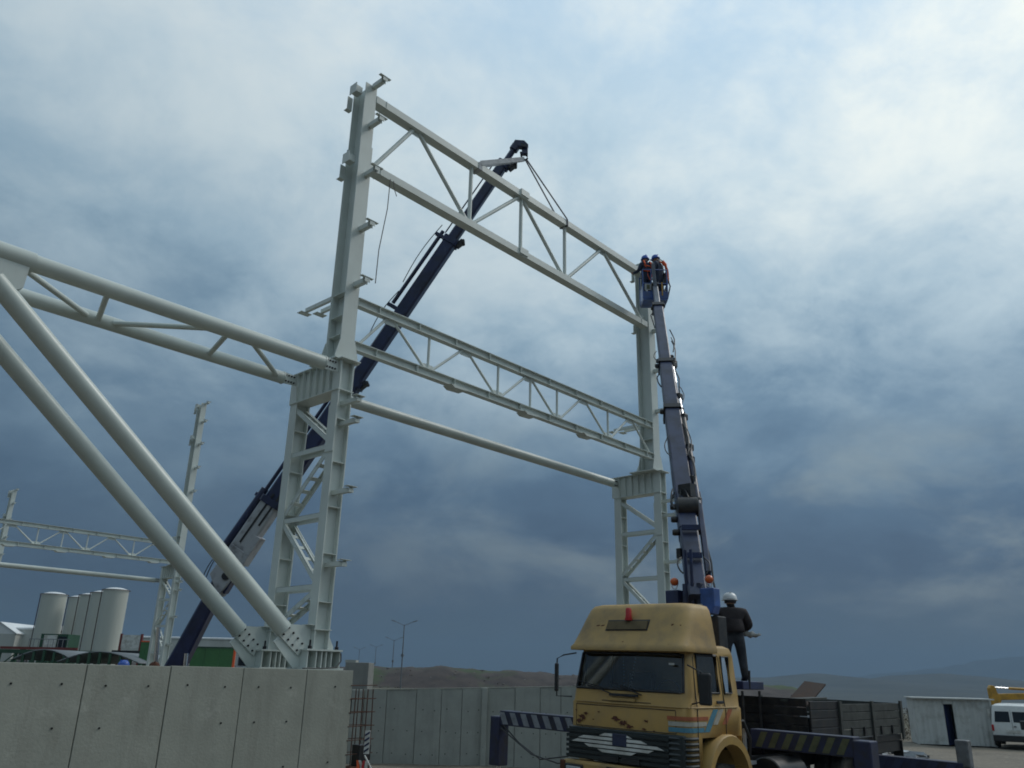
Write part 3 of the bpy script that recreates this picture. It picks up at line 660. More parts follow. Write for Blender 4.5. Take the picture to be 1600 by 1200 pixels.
# apex node and lacing of the braced bay
def lacing():
    T = thing('tube_lacing', 'thin zigzag lacing tubes between the two left horizontal tubes', 'tube lacing', W(-6.5, 0, ZA - 0.02), AN)
    def lac(ta, tb, a=True):
        mb = MB(); mb.tube((ta + 6.5, .13, 0), (tb + 6.5, 1.51 - .12, 0.02), .052, n=12); mb.build('lacing_tube', M['tube'], T, smooth=40)
    for ta, tb in ((-6.32, -4.72), (-4.86, -4.5), (-2.95, -4.22), (-2.62, -2.3), (-2.1, -.75)): lac(ta, tb)
    T2 = thing('apex_gusset', 'box shaped gusset joining brace and tube at left picture edge', 'gusset', W(-6.5, 0, 7.75), AN)
    q = MB(); q.poly([(-.5, .40), (.36, .40), (.34, .0), (.1, -.2), (-.5, -.2)], (0, 0, 0), (1, 0, 0), (0, 0, 1), .2); q.build('gusset_box', M['steel'], T2)
    q = MB(); q.tube((-.5, 0, ZA - 7.75), (.42, 0, ZA - 7.75), .166, n=28); q.build('sleeve', M['tube'], T2, smooth=40)
lacing()

# ------------------------------------------------------------------ people (one continuous skinned body each)
def person(name, label, loc, rz, J, mats, helmet, scale=1.0, extras=None):
    """J: joint positions (x right, y forward, z up); builds skin-modifier body, splits material by height / limb."""
    T = thing(name, label, 'person', loc, rz)
    names = list(J.keys()); P = [Vector(J[k][0]) for k in names]; Rr = [J[k][1] for k in names]; idx = {k: i for i, k in enumerate(names)}
    chains = [('pelvis', 'waist', 'chest', 'neck', 'head', 'crown')]
    for s in ('l', 'r'):
        chains += [('chest', 'sh_' + s, 'el_' + s, 'wr_' + s, 'pa_' + s), ('pelvis', 'hip_' + s, 'kn_' + s, 'an_' + s, 'to_' + s)]
    E_ = []
    for c in chains: E_ += [(idx[a], idx[b]) for a, b in zip(c, c[1:])]
    for s in ('l', 'r'):                                   # five fingers
        pa, wr = Vector(J['pa_' + s][0]), Vector(J['wr_' + s][0]); d = (pa - wr).normalized(); side = d.cross(Vector((0, 1, .2))).normalized(); cur = side.cross(d).normalized()
        for k, (o, l_) in enumerate(((-.034, .07), (-.012, .08), (.012, .076), (.032, .06), (.05, .05))):
            b0 = pa + side * o * .8 + (d * -.03 if k == 4 else d * .02); b1 = b0 + d * l_ * .55 + side * (.02 if k == 4 else 0) + cur * .012; b2 = b1 + d * l_ * .4 + cur * .03
            i0 = len(P); P += [b0, b1, b2]; Rr += [.011, .0095, .008]; E_ += [(idx['pa_' + s], i0), (i0, i0 + 1), (i0 + 1, i0 + 2)]
    me = bpy.data.meshes.new('tmp'); me.from_pydata([p * scale for p in P], E_, []); o = bpy.data.objects.new('tmp', me); COL.objects.link(o)
    sk = o.modifiers.new('skin', 'SKIN'); sk.use_smooth_shade = True
    for i, sv in enumerate(me.skin_vertices[0].data):
        r_ = Rr[i]; sv.radius = (r_ * scale, r_ * scale) if not isinstance(r_, tuple) else (r_[0] * scale, r_[1] * scale); sv.use_root = (i == idx['pelvis'])
    ss = o.modifiers.new('sub', 'SUBSURF'); ss.levels = 2; ss.render_levels = 2
    dg = bpy.context.evaluated_depsgraph_get(); bm_ = bpy.data.meshes.new_from_object(o.evaluated_get(dg)); bpy.data.objects.remove(o)
    bm_.materials.clear()
    for m in mats: bm_.materials.append(m)               # jacket, trousers, boots, skin
    keys = [(k, Vector(J[k][0]) * scale) for k in names]
    hipz = J['waist'][0][2] * scale - .06
    for f in bm_.polygons:
        c = f.center; near = min(keys, key=lambda kv: (kv[1] - c).length)[0]
        if near in ('head', 'crown') or near.startswith('pa_'): mi = 3
        elif near.startswith(('sh', 'el', 'wr', 'chest', 'neck', 'waist')): mi = 0
        elif near.startswith(('to', 'an')): mi = 2
        else: mi = 0 if c.z > hipz else 1
        f.material_index = mi; f.use_smooth = True
    b = link('body', bm_, T)
    hd = Vector(J['head'][0]) * scale; cw = Vector(J['crown'][0]) * scale; axis = (cw - hd).normalized()
    h = MB(); q = Vector((0, 0, 1)).rotation_difference(axis)
    prof = [(.150, -.005), (.152, .008), (.132, .012), (.131, .05), (.122, .09), (.100, .125), (.065, .150), (.02, .160), (.001, .160)]
    h.lathe([(a * scale, z * scale) for a, z in prof], hd + axis * .035 * scale, 20, axis)
    h.box(hd + axis * .045 * scale + Vector((0, .14, 0)) * scale, (.15 * scale, .09 * scale, .012 * scale)); h.b2(-.012, .012, hd.y - .08, hd.y + .1, hd.z + .17 * scale, hd.z + .2 * scale)
    h.build('helmet', helmet, T, smooth=50)
    # face features: nose, ears
    fm = MB(); fm.ball(hd + Vector((0, .105, -.01)) * scale, .018, .8, 1.1, 1.3, 8, 6); fm.ball(hd + Vector((.095, 0, -.01)) * scale, .03, .35, .8, 1, 8, 6); fm.ball(hd + Vector((-.095, 0, -.01)) * scale, .03, .35, .8, 1, 8, 6)
    fm.build('face_features', M['skin'], T, smooth=60)
    if extras: extras(T)
    return T
def stand_pose(**k):
    J = {'pelvis': ((0, 0, .96), (.155, .12)), 'waist': ((0, .01, 1.10), (.165, .125)), 'chest': ((0, 0, 1.36), (.185, .135)), 'neck': ((0, .02, 1.52), .07), 'head': ((0, .05, 1.63), (.088, .1)), 'crown': ((0, .05, 1.73), (.075, .085)),
         'sh_l': ((-.19, 0, 1.43), .085), 'el_l': ((-.285, .02, 1.16), .068), 'wr_l': ((-.20, .22, 1.04), .045), 'pa_l': ((-.16, .29, 1.05), (.04, .022)),
         'sh_r': ((.19, 0, 1.43), .085), 'el_r': ((.285, .02, 1.16), .068), 'wr_r': ((.20, .22, 1.04), .045), 'pa_r': ((.16, .29, 1.05), (.04, .022)),
         'hip_l': ((-.10, 0, .88), .108), 'kn_l': ((-.12, .03, .50), .078), 'an_l': ((-.13, -.02, .10), .06), 'to_l': ((-.15, .15, .045), (.045, .04)),
         'hip_r': ((.10, 0, .88), .108), 'kn_r': ((.12, .03, .50), .078), 'an_r': ((.13, -.02, .10), .06), 'to_r': ((.15, .15, .045), (.045, .04))}
    J.update(k); return J

# ------------------------------------------------------------------ blue telescopic crane behind the wall
def blue_crane():
    PA, P0, P1 = at(270, 1050, 21.6), at(350, 897, 21.3), at(812, 220, 20.06); g = gz(PA.x, PA.y)
    base = Vector((PA.x - .2, PA.y, g)); T = thing('telescopic_crane', 'long dark blue telescopic crane boom rising from behind the wall', 'crane', base)
    d = (P1 - P0); ln = d.length; n = d.normalized(); side = Vector((0, 1, 0)); up = side.cross(n).normalized()
    if up.z < 0: up = -up
    o0 = P0 - base
    def P(f, a=0, b=0): return o0 + n * (ln * f) + up * a + side * b
    n2 = (P0 - PA).normalized(); up2 = side.cross(n2).normalized()
    if up2.z < 0: up2 = -up2
    la = (P0 - PA).length
    def Q(f, a=0, b=0): return (PA - base) + n2 * (la * f) + up2 * a + side * b
    mb = MB(); mb.beam(Q(-.25), Q(.93, -.02), .40, .48, up2, c=.05, h2=.34); ar = mb.build('main_arm', M['navy'], T)
    mb = MB(); mb.poly([(-.1, -.3), (.42, -.34), (.52, -.16), (.1, .1)], Q(.88), n2, up2, .3); mb.build('link_arm', M['navy'], T, bevel=.01)
    secs = [('outer_boom', -.01, .15, .50, .44, 'craneg'), ('boom_section', .14, .41, .44, .40, 'navy'), ('boom_section', .40, .745, .37, .34, 'navy'), ('boom_section', .735, .94, .29, .27, 'navy'), ('boom_section', .93, .985, .16, .17, 'navy')]
    for i, (nm, a, b, h, w, m) in enumerate(secs):
        mb = MB(); mb.beam(P(a), P(b), w, h, up, c=.05); s = mb.build(nm, M[m], T)
        c = MB(); c.beam(P(b - .010), P(b + .002), w + .07, h + .08, up, c=.05); c.build('collar', M['navy'], s)
    mb = MB(); mb.beam(P(.03, -.24), P(.085, -.22), .46, .24, up); mb.build('wear_pad_box', M['craneg'], T, bevel=.01)
    for k, (f0, f1, o_) in enumerate(((.10, .17, -.12), (.06, .16, .05), (.02, .05, .12))):
        mb = MB(); mb.beam(P(f0, o_, -.228), P(f1, o_ - .02, -.228), .02, .05, up); mb.build('paint_chip', M['oily'], T)
    mb = MB(); mb.poly([(-.35, -.28), (.25, -.32), (.9, -.2), (.9, .2), (0, .24)], P(-.01), n, up, .50); mb.build('knuckle', M['craneg'], T, bevel=.02)
    mb = MB(); mb.lathe([(.10, -.28), (.10, .28)], P(0, -.16), 16, side); mb.build('pin', M['oily'], T, smooth=40)
    for a, b, off, r_ in ((.02, .16, .38, .10), (.15, .40, .33, .05), (.575, .75, .36, .055), (.75, .925, .26, .02)):
        mb = MB(); mb.tube(P(a, off, -.08), P(b, off - .02, -.08), r_, n=12); mb.build('extension_cylinder', M['navy'], T, smooth=40)
    for f_, o_ in ((.15, .40), (.575, .38), (.745, .38)):
        mb = MB(); mb.beam(P(f_ - .006, .15, -.08), P(f_ - .006, o_ + .1, -.08), .10, .10, n); mb.build('cylinder_lug', M['navy'], T, bevel=.01)
    for k, (a, b) in enumerate(((.62, .76), (.50, .60), (-.03, .04), (-.02, .05))):
        mb = MB(); mb.path([P(a + (b - a) * i / 8, .46 + .08 * math.sin(i / 8 * math.pi) - .06 * k, -.1 - .03 * k) for i in range(9)], .012, 6); mb.build('hose', M['black'], T)
    for f_ in (.938, .742, .408, .148):
        mb = MB(); mb.beam(P(f_ - .004, -.22), P(f_ + .012, -.30), .2, .12, up); mb.lathe([(.05, -.12), (.05, .12)], P(f_ + .01, -.32), 10, side); mb.build('roller_block', M['oily'], T)
    mb = MB(); mb.poly([(-.1, .09), (.18, .11), (.30, -.14), (.24, -.32), (.12, -.30), (.05, -.1)], P(.982), n, up, .20); mb.build('boom_head', M['navy'], T, bevel=.015)
    for q in (-.07, .07): mb = MB(); mb.lathe([(.09, -.03), (.075, 0), (.09, .03)], P(.994, -.2, q), 16, side); mb.build('sheave', M['oily'], T, smooth=40)
    mb = MB(); mb.b2(-.55, .55, -.35, .5, .9, 1.45); mb.build('slew_post', M['navy'], T, bevel=.03)
    for q0, q1 in (((-.1, -.3, 1.1), (-.16, -.42, 2.55)), ((.62, -.3, 1.1), (.60, -.35, 1.95))):
        mb = MB(); mb.tube(q0, q1, .05, n=12); mb.build('lift_rod', M['chrome'], T, smooth=40)
        mb = MB(); mb.b2(-3.2, 4.5, -.9, 1.4, .55, .95); mb.build('chassis', M['oily'], T, bevel=.02)
    for x in (-2.2, 2.2, 3.4):
        for y in (-.75, 1.2): mb = MB(); mb.lathe([(.2, -.14), (.46, -.15), (.5, -.1), (.5, .1), (.46, .15), (.2, .14)], (x, y, .5), 22, (0, 1, 0)); mb.build('wheel', M['rubber'], T, smooth=40)
    return P(.988, -.3) + base
hookp = blue_crane()

def hook_and_slings():
    H = at(820, 243, 20.12)
    T = thing('crane_hook', 'dark hook block hanging just below the boom tip', 'hook', H)
    mb = MB(); mb.tube((0, 0, .18), (-.02, 0, hookp.z - H.z), .03, n=8); mb.build('hoist_rope', M['wire'], T)
    mb = MB(); mb.b2(-.09, .09, -.07, .07, .02, .34); mb.build('hook_block', M['navy'], T, bevel=.02)
    mb = MB(); mb.path([(0, 0, .05), (.07, 0, -.02), (.08, 0, -.1), (.02, 0, -.15), (-.06, 0, -.12), (-.1, 0, -.03), (-.12, 0, .12)], .028, 8); mb.build('hook', M['oily'], T, smooth=60)
    def sling(label, tt, mat_, w, key):
        c = W(tt, .12, 15.32); S_ = thing('lifting_sling', label, 'sling', c, 0, 'lifting slings')
        up = H + Vector((-.02 if key else .03, 0, -.13)) - c
        bx_ = Vector((BV.x, BV.y, 0)); py_ = Vector((PV.x, PV.y, 0))
        for s in (-1, 1):
            mb = MB(); st = py_ * (.145 * s) + Vector((0, 0, .1)); mb.beam(st, up + py_ * .02 * s, w, .012, py_); mb.build('strap_leg', mat_, S_)
            mb = MB(); mb.beam(py_ * (.14 * s) + Vector((0, 0, .11)), py_ * (.14 * s) + Vector((0, 0, -.11)), w, .012, py_); mb.build('strap_wrap', mat_, S_)
        mb = MB(); mb.beam(py_ * .15 + Vector((0, 0, -.105)), py_ * -.15 + Vector((0, 0, -.105)), w, .012); mb.build('strap_wrap', mat_, S_)
    sling('wide pale lifting sling from hook to the truss chord', 3.78, M['strap'], .13, True)
    sling('narrow dark lifting sling from hook to farther truss chord', 7.6, M['strapd'], .06, False)
hook_and_slings()
# tag line hanging off the lower chord
tl = MB(); a, b = W(.75, -.05, 13.32), W(.35, -.35, 10.3); tl.path([a, a.lerp(b, .3) + Vector((.03, 0, 0)), a.lerp(b, .7) + Vector((-.03, 0, 0)), b], .011, 5)
c = W(.85, -.05, 13.32); tl.path([c, c + Vector((.04, 0, -.25)), c + Vector((.10, 0, -.42))], .010, 5)
tag(tl.build('tag_rope', M['wire']), 'thin dark rope hanging from the deep truss near the tall column', 'rope')

# ------------------------------------------------------------------ yellow crane truck
TH = R(44); TO = Vector((1.853, 13.8, 0)); E1 = Vector((math.cos(TH), -math.sin(TH), 0)); E2 = Vector((math.sin(TH), math.cos(TH), 0))
def tw(x, y, z): return TO + E1 * x + E2 * y + Vector((0, 0, z))
def truck():
    T = thing('crane_truck', 'old yellow flatbed truck with roof fairing and striped stabiliser beams', 'truck', TO, -TH)
    T.rotation_euler = (0, R(1.1), -TH)
    Y = M['yellow']
    # ---- cab shell as a lofted skin with real window openings
    def outline(w, yf, yb, r, bow=.07):
        pts = []
        fx = [-1, -.955, -.5, 0, .5, .955, 1]
        for a in fx: x = a * (w - r); pts.append((x, yf + bow * (x / w) ** 2))
        yc = yf + bow * ((w - r) / w) ** 2
        for a in (25, 55, 80): pts.append((w - r + r * math.sin(R(a)), yc + r * (1 - math.cos(R(a)))))
        ys = [yc + r, .36, .42, 1.02, 1.10, 1.18, 1.40, yb]
        ys = [max(y, yc + r + .01 * i) for i, y in enumerate(ys)]
        for y in ys: pts.append((w, y))
        for y in ys[::-1]: pts.append((-w, y))
        for a in (80, 55, 25): pts.append((-(w - r) - r * math.sin(R(a)), yc + r * (1 - math.cos(R(a)))))
        return pts
    rows = [(.98, 1.13, .02, 1.62, .14), (1.42, 1.15, .0, 1.62, .14), (1.83, 1.15, .0, 1.62, .14), (1.86, 1.13, .012, 1.60, .14), (2.02, 1.12, .035, 1.60, .14), (2.055, 1.118, .045, 1.60, .14), (2.61, 1.07, .15, 1.58, .15), (2.665, 1.06, .165, 1.57, .15), (2.74, 1.03, .20, 1.55, .17), (2.78, .95, .30, 1.48, .17)]
    mb = MB(); O = [outline(w, yf, yb, r) for z, w, yf, yb, r in rows]; n = len(O[0]); zs = [r_[0] for r_ in rows]
    vs_ = [(x, y, z) for o, z in zip(O, zs) for x, y in o]; fs_ = []
    WS = set(range(0, 7)) | {n - 1}
    for j in range(len(rows) - 1):
        for i in range(n):
            if j == 5 and (i in WS or i in (12, 15)): continue
            if j == 5 and i in (20, 23): continue
            if j == 0 and (12 <= i <= 16 or 18 <= i <= 22): continue
            fs_.append((j * n + i, j * n + (i + 1) % n, (j + 1) * n + (i + 1) % n, (j + 1) * n + i))
    fs_.append(tuple((len(rows) - 1) * n + i for i in range(n)))
    mb.add(vs_, fs_); sh = mb.build('cab_shell', Y, T, smooth=35); sd_ = sh.modifiers.new('s', 'SOLIDIFY'); sd_.thickness = .03; sd_.offset = -1
    def vtx(j, i): x, y = O[j][i]; return Vector((x, y, zs[j]))
    # windscreen: glass + rubber
    def pane(idx, nm, par, inset=.012):
        g = MB(); vs_ = [vtx(5, i) for i in idx] + [vtx(6, i) for i in idx]; cn = Vector((0, .8, 2.3))
        vs_ = [v + (cn - v) * .010 for v in vs_]; k = len(idx)
        g.add(vs_, [(i, i + 1, k + i + 1, k + i) for i in range(k - 1)]); p_ = g.build(nm, M['glass' if nm == 'windscreen' else 'sglass'], par, smooth=60)
        loop = [vtx(5, i) for i in idx] + [vtx(6, i) for i in idx[::-1]] + [vtx(5, idx[0])]
        q = MB(); q.path([v + (v - cn).normalized() * .004 for v in loop], .020, 8); q.build('window_seal', M['black'], p_, smooth=60)
    pane([n - 1] + list(range(0, 8)), 'windscreen', T)
    pane([12, 13], 'door_window', T); pane([15, 16], 'quarter_window', T)
    pane([20, 21], 'quarter_window', T); pane([23, 24], 'door_window', T)
    # belt crease, door gaps, door handle
    for sx in (1,):
        q = MB(); q.path([(1.152, .30, 1.0), (1.153, .30, 1.83), (1.122, .31, 2.05), (1.072, .34, 2.58), (1.066, .40, 2.63), (1.064, 1.06, 2.63), (1.07, 1.1, 2.6), (1.12, 1.13, 2.05), (1.153, 1.14, 1.8), (1.153, 1.13, 1.4)], .008, 5); q.build('door_gap', M['black'], T)
        q = MB(); q.b2(1.15, 1.175, .86, 1.06, 1.90, 1.945); q.build('door_handle', M['black'], T, bevel=.008)
    q = MB(); q.path([(x, -.012 + .07 * (x / 1.15) ** 2, 1.845) for x in [-1.0 + .1 * i for i in range(21)]] + [(1.12, .10, 1.845), (1.155, .25, 1.845), (1.155, 1.5, 1.845)], .010, 5); q.build('belt_trim', M['yellow_dirty'], T)
    # interior
    q = MB(); q.b2(-1.0, 1.0, 1.45, 1.5, 1.2, 2.05); q.b2(-1.05, 1.05, .18, .5, 1.7, 1.98); q.build('dashboard', M['black'], T)
    for x in (-.55, .55):
        q = MB(); q.b2(x - .26, x + .26, .75, 1.25, 1.45, 1.65); q.box((x, 1.3, 1.95), (.5, .14, .75)); q.build('cab_seat', M['black'], T, bevel=.04)
    q = MB(); q.path([(.55 + .22 * math.cos(a * .3), .42 + .07 * math.sin(a * .3), 2.03 + .2 * math.sin(a * .3)) for a in range(22)], .016, 6); q.build('steering_wheel', M['black'], T)
    for x in (-.12, .12):
        q = MB()
        for k in range(9): q.ball((x * (1 - k * .06), .17 - k * .008, 2.53 - k * .05), .013, n=6, m=4)
        q.build('bead_string', M['white'], T)
    q = MB(); q.b2(.80, .90, .095, .099, 2.45, 2.48); q.build('sticker', M['white'], T)
    # wipers
    for x, x2 in ((-.25, -.75), (.35, -.08)):
        q = MB(); q.path([(x, -.01, 1.99), ((x + x2) / 2, .0, 2.05), (x2, .015, 2.10)], .011, 5); q.path([(x - .1, .018, 2.055), (x2 - .2, .035, 2.16)], .007, 5); q.build('wiper', M['black'], T)
    q = MB(); q.b2(-.28, .28, -.015, .01, 1.955, 1.995); q.build('wiper_cowl', M['black'], T)
    # ---- roof fairing
    fr_rows = [(2.65, 1.14, -.05, .98, .17), (2.70, 1.15, -.05, .98, .17), (2.75, 1.13, .0, .98, .19), (2.95, 1.10, .12, .98, .21), (3.15, 1.07, .225, .98, .23), (3.32, 1.03, .31, .98, .25), (3.385, .99, .37, .97, .25), (3.41, .90, .47, .92, .2)]
    def fo(w, yf, yb, r):
        pts = [(x * (w - r), yf) for x in (-1, -.42, -.4, 0, .4, .42, 1)]
        pts += [(w - r + r * math.sin(R(a)), yf + r * (1 - math.cos(R(a)))) for a in (22, 45, 68, 90)]
        pts += [(w, max(yb - .1, yf + r + .01)), (w, max(yb, yf + r + .02)), (-w, max(yb, yf + r + .02)), (-w, max(yb - .1, yf + r + .01))]
        pts += [(-(w - r) - r * math.sin(R(a)), yf + r * (1 - math.cos(R(a)))) for a in (90, 68, 45, 22)]
        return pts
    mb = MB(); O2 = [fo(w, yf, yb, r) for z, w, yf, yb, r in fr_rows]; n2 = len(O2[0])
    fs_ = [(j * n2 + i, j * n2 + (i + 1) % n2, (j + 1) * n2 + (i + 1) % n2, (j + 1) * n2 + i) for j in range(len(fr_rows) - 1) for i in range(n2)] + [tuple((len(fr_rows) - 1) * n2 + i for i in range(n2))]
    mb.add([(x, y, r_[0]) for o, r_ in zip(O2, fr_rows) for x, y in o], fs_); fa = mb.build('roof_fairing', M['yellow_dirty'], T, smooth=60)
    q = MB(); q.poly([(-.40, 0), (.40, 0), (.40, .15), (-.40, .15)], (-.03, .126, 2.98), (1, 0, 0), Vector((0, .5, 1)).normalized(), .03); q.build('sign_slot', M['slotc'], fa)
    for (x0, x1, z0, z1) in ((-.45, .39, 2.965, 2.985), (-.45, .39, 3.12, 3.14), (-.45, -.43, 2.98, 3.12), (.37, .39, 2.98, 3.12)):
        q = MB(); yy = lambda z: .13 + (z - 2.95) * .55 - .02; q.add([(x0, yy(z0), z0), (x1, yy(z0), z0), (x1, yy(z1), z1), (x0, yy(z1), z1), (x0, yy(z0) + .03, z0), (x1, yy(z0) + .03, z0), (x1, yy(z1) + .03, z1), (x0, yy(z1) + .03, z1)], [(0, 1, 2, 3), (4, 5, 6, 7), (0, 1, 5, 4), (1, 2, 6, 5), (2, 3, 7, 6), (3, 0, 4, 7)]); q.build('slot_frame', M['black'], fa)
    q = MB(); q.lathe([(.055, 0), (.055, .03), (.05, .05), (.05, .14), (.035, .17), (.001, .175)], (-.02, .19, 3.16), 14); q.lathe([(.065, -.03), (.065, .002)], (-.02, .19, 3.16), 14); bc = q.build('beacon', M['red'], fa, smooth=40)
    tag(bc, 'small red beacon on the fairing front')
    random.seed(21)
    for k in range(9):   # bolts and chips on the fairing
        x = random.uniform(-.95, .95); z = random.choice([2.74, 2.78, 2.8, 3.05, 3.2]); y = .0 + (z - 2.72) * .55 - .008 + max(0, abs(x) - .8) ** 2 * 1.2
        q = MB(); q.poly([(-.045, -.004), (-.01, -.012), (.03, -.008), (.04, .008), (-.02, .010)], (x, y, z), (1, random.uniform(-.1, .1), random.uniform(-.2, .4)), Vector((0, .5, 1)), .006); q.build('chipped_patch', M['rust'], fa)
    # ---- front panel rust patches (flat flaked areas)
    def fy(x): return -.006 + .07 * (x / 1.15) ** 2
    for cx, cz, s in ((-.86, 1.60, .12), (-.92, 1.54, .10), (-.78, 1.66, .07), (-.15, 1.62, .12), (-.02, 1.56, .13), (.10, 1.52, .1), (.42, 1.62, .06), (.38, 1.5, .06), (-.5, 1.70, .03), (-.62, 1.58, .03), (-1.0, 1.7, .03), (.56, 1.49, .03)):
        pts = [(s * (.25 + .75 * random.random()) * math.cos(a), s * .40 * (.15 + .85 * random.random()) * math.sin(a)) for a in [i * 2 * math.pi / 19 for i in range(19)]]
        q = MB(); q.poly(pts, (cx, fy(cx) - .002, cz), Vector((1, .12 * cx, random.uniform(-.25, .1))).normalized(), (0, 0, 1), .004); q.build('rust_patch', M['rust'], sh)
    for pts in ([(-1.0, 1.80), (.93, 1.80)], [(-1.0, 1.475), (.93, 1.475)], [(.93, 1.475), (.93, 1.80)], [(-1.0, 1.475), (-1.0, 1.80)], [(-.45, 1.88), (.5, 1.88)]):
        q = MB(); (xa, za), (xb, zb_) = pts; q.path([(xa + (xb - xa) * i / 8, fy(xa + (xb - xa) * i / 8) + .004 + (.015 if za > 1.85 else 0), za + (zb_ - za) * i / 8) for i in range(9)], .0055, 4); q.build('panel_gap', M['black'], sh)
    q = MB(); q.b2(-.30, .22, -.012, -.004, 1.885, 1.93); q.build('worn_lettering_plate', M['yellow_dirty'], sh)
    # ---- stripes on the side / front corner
    def stripe(z0, z1, m, xs, xe):
        q = MB(); q.b2(1.151, 1.156, .26, xe, z0, z1); q.build('stripe', M[m], sh)
        cn = Vector((0, .8)); o1 = [Vector(O[1][i]) for i in range(4, 11)]; o1[0] = o1[0].lerp(o1[1], (xs - o1[0].x) / (o1[1].x - o1[0].x)); o1.append(Vector((1.15, .262)))
        pts = [tuple(v + (v - cn).normalized() * .009) for v in o1]
        g = MB(); vs_ = [(x, y - .003, z0) for x, y in pts] + [(x, y - .003, z1) for x, y in pts]; k = len(pts)
        g.add(vs_, [(i, i + 1, k + i + 1, k + i) for i in range(k - 1)]); o = g.build('stripe', M[m], sh); s_ = o.modifiers.new('s', 'SOLIDIFY'); s_.thickness = .003
    stripe(1.665, 1.72, 'stripe_o', .78, .60); stripe(1.585, 1.645, 'stripe_w', .80, .55); stripe(1.50, 1.565, 'stripe_b', .80, .48)
    for a, m in ((.48, 'stripe_b'), (.74, 'stripe_w'), (1.02, 'stripe_o')):
        q = MB(); q.poly([(a, 1.50), (a + .15, 1.50), (a + .43, 1.82), (a + .28, 1.82)] if m == 'stripe_b' else [(a, 1.60), (a + .13, 1.60), (a + .33, 1.82), (a + .20, 1.82)], (1.1535, 0, 0), (0, 1, 0), (0, 0, 1), .006); q.build('stripe', M[m], sh)
    # ---- grille
    q = MB(); q.b2(-1.10, 1.10, -.03, .06, .98, 1.46); q.build('grille_panel', M['grille'], T, bevel=.02)
    for k in range(6):
        z = 1.02 + k * .075
        q = MB(); q.beam((-1.12, -.045, z), (.86, -.045, z), .03, .045); q.build('slat', M['grille'], T)
        q = MB(); q.path([(.86, -.035, z + .02), (1.03, -.01, z + .02), (1.115, .05, z + .02), (1.15, .12, z + .02), (1.155, .27, z + .02)], .026, 6); q.build('corner_louvre', M['grille'], T, smooth=50)
    for z, x0, x1 in ((1.355, -.42, .22), (1.295, -.85, .50), (1.235, -.98, .80), (1.175, -.72, .62), (1.115, -.45, .30)):
        q = MB(); q.poly([(x0, 0), (x1, 0), (x1 - .12, .042), (x0 + .12, .042)] if z > 1.2 else [(x0 + .1, 0), (x1 - .1, 0), (x1, .042), (x0, .042)], (-.02, -.068, z), (1, 0, 0), (0, 0, 1), .012); q.build('white_slat', M['white'], T)
    q = MB(); q.b2(-.17, .10, -.085, -.062, 1.225, 1.405); q.build('badge', M['slate'], T, bevel=.01)
    for x0, x1 in ((-.42, -.06), (.0, .34)):
        q = MB(); q.b2(x0, x1, -.075, -.04, .99, 1.07); q.build('number_plate_slot', M['black'], T)
    # ---- bumper with headlamps
    q = MB(); q.b2(-1.16, 1.16, -.12, .12, .50, .955); q.build('bumper', M['yellow_dirty'], T, bevel=.04)
    for x in (-.90, .90):
        q = MB(); q.b2(x - .19, x + .19, -.145, -.10, .64, .90); q.build('lamp_surround', M['black'], T, bevel=.02)
        q = MB(); q.b2(x - .15, x + .15, -.155, -.12, .67, .87); q.build('headlight', M['lamp'], T, bevel=.015)
    q = MB(); q.b2(-1.20, -1.08, -.13, .0, .58, .94); q.build('side_marker', M['rust'], T, bevel=.02)
    q = MB(); q.b2(-.25, .20, -.128, -.12, .80, .92); q.build('step_slot', M['black'], T)
    # ---- wheel arch and steps
    arc = [(1.17 + .52 * -math.cos(R(a)) * 1.0, .52 + .78 * math.sin(R(a))) for a in range(0, 181, 15)]
    mb = MB(); vs_ = []
    for s, (x, z) in enumerate([(.60, .0)]): pass
    prof_o = [(1.08 + .70 * -math.cos(R(a)), .50 + .96 * math.sin(R(a)) ** .75 if a not in (0, 180) else .50) for a in range(0, 181, 12)]
    prof_i = [(1.08 + .60 * -math.cos(R(a)), .50 + .82 * math.sin(R(a)) ** .75 if a not in (0, 180) else .50) for a in range(0, 181, 12)]
    k = len(prof_o)
    for xx, pr_ in ((1.00, prof_o), (1.22, prof_o), (1.25, [(a_ * .985 + .016, b_ - .02) for a_, b_ in prof_o]), (1.25, prof_i), (1.00, prof_i)): vs_ += [(xx, y, z) for y, z in pr_]
    mb.add(vs_, [(r_ * k + i, r_ * k + i + 1, (r_ + 1) * k + i + 1, (r_ + 1) * k + i) for r_ in range(4) for i in range(k - 1)]); mb.build('front_fender', Y, T, smooth=45)
    mb = MB(); mb.add([(-x, y, z) for x, y, z in vs_], [(r_ * k + i, r_ * k + i + 1, (r_ + 1) * k + i + 1, (r_ + 1) * k + i) for r_ in range(4) for i in range(k - 1)]); mb.build('front_fender', Y, T, smooth=45)
    # ---- mirrors
    for s, yy in ((1, -.02), (-1, -.02)):
        q = MB(); q.path([(s * 1.05, .10, 2.60), (s * 1.25, .0, 2.56), (s * 1.37, -.03, 2.50), (s * 1.37, -.03, 1.90), (s * 1.14, .1, 1.90)] if s < 0 else [(1.09, .16, 2.46), (1.30, .20, 2.36), (1.33, .20, 1.95), (1.13, .2, 1.90)], .013, 6); ar = q.build('mirror_arm', M['black'], T)
        q = MB()
        if s > 0: q.box((1.35, .22, 2.12), (.21, .07, .46))
        else: q.box((-1.36, -.05, 2.20), (.05, .16, .46), .5)
        q.build('mirror', M['black'], ar, bevel=.03)
    # ---- chassis, wheels, tanks
    q = MB()
    for x in (-.42, .42): q.b2(x - .05, x + .05, .25, 8.5, .72, .98)
    for y in (1.8, 3.2, 4.6, 6.0, 7.4, 8.4): q.b2(-.37, .37, y - .05, y + .05, .78, .92)
    q.build('chassis_frame', M['oily'], T)
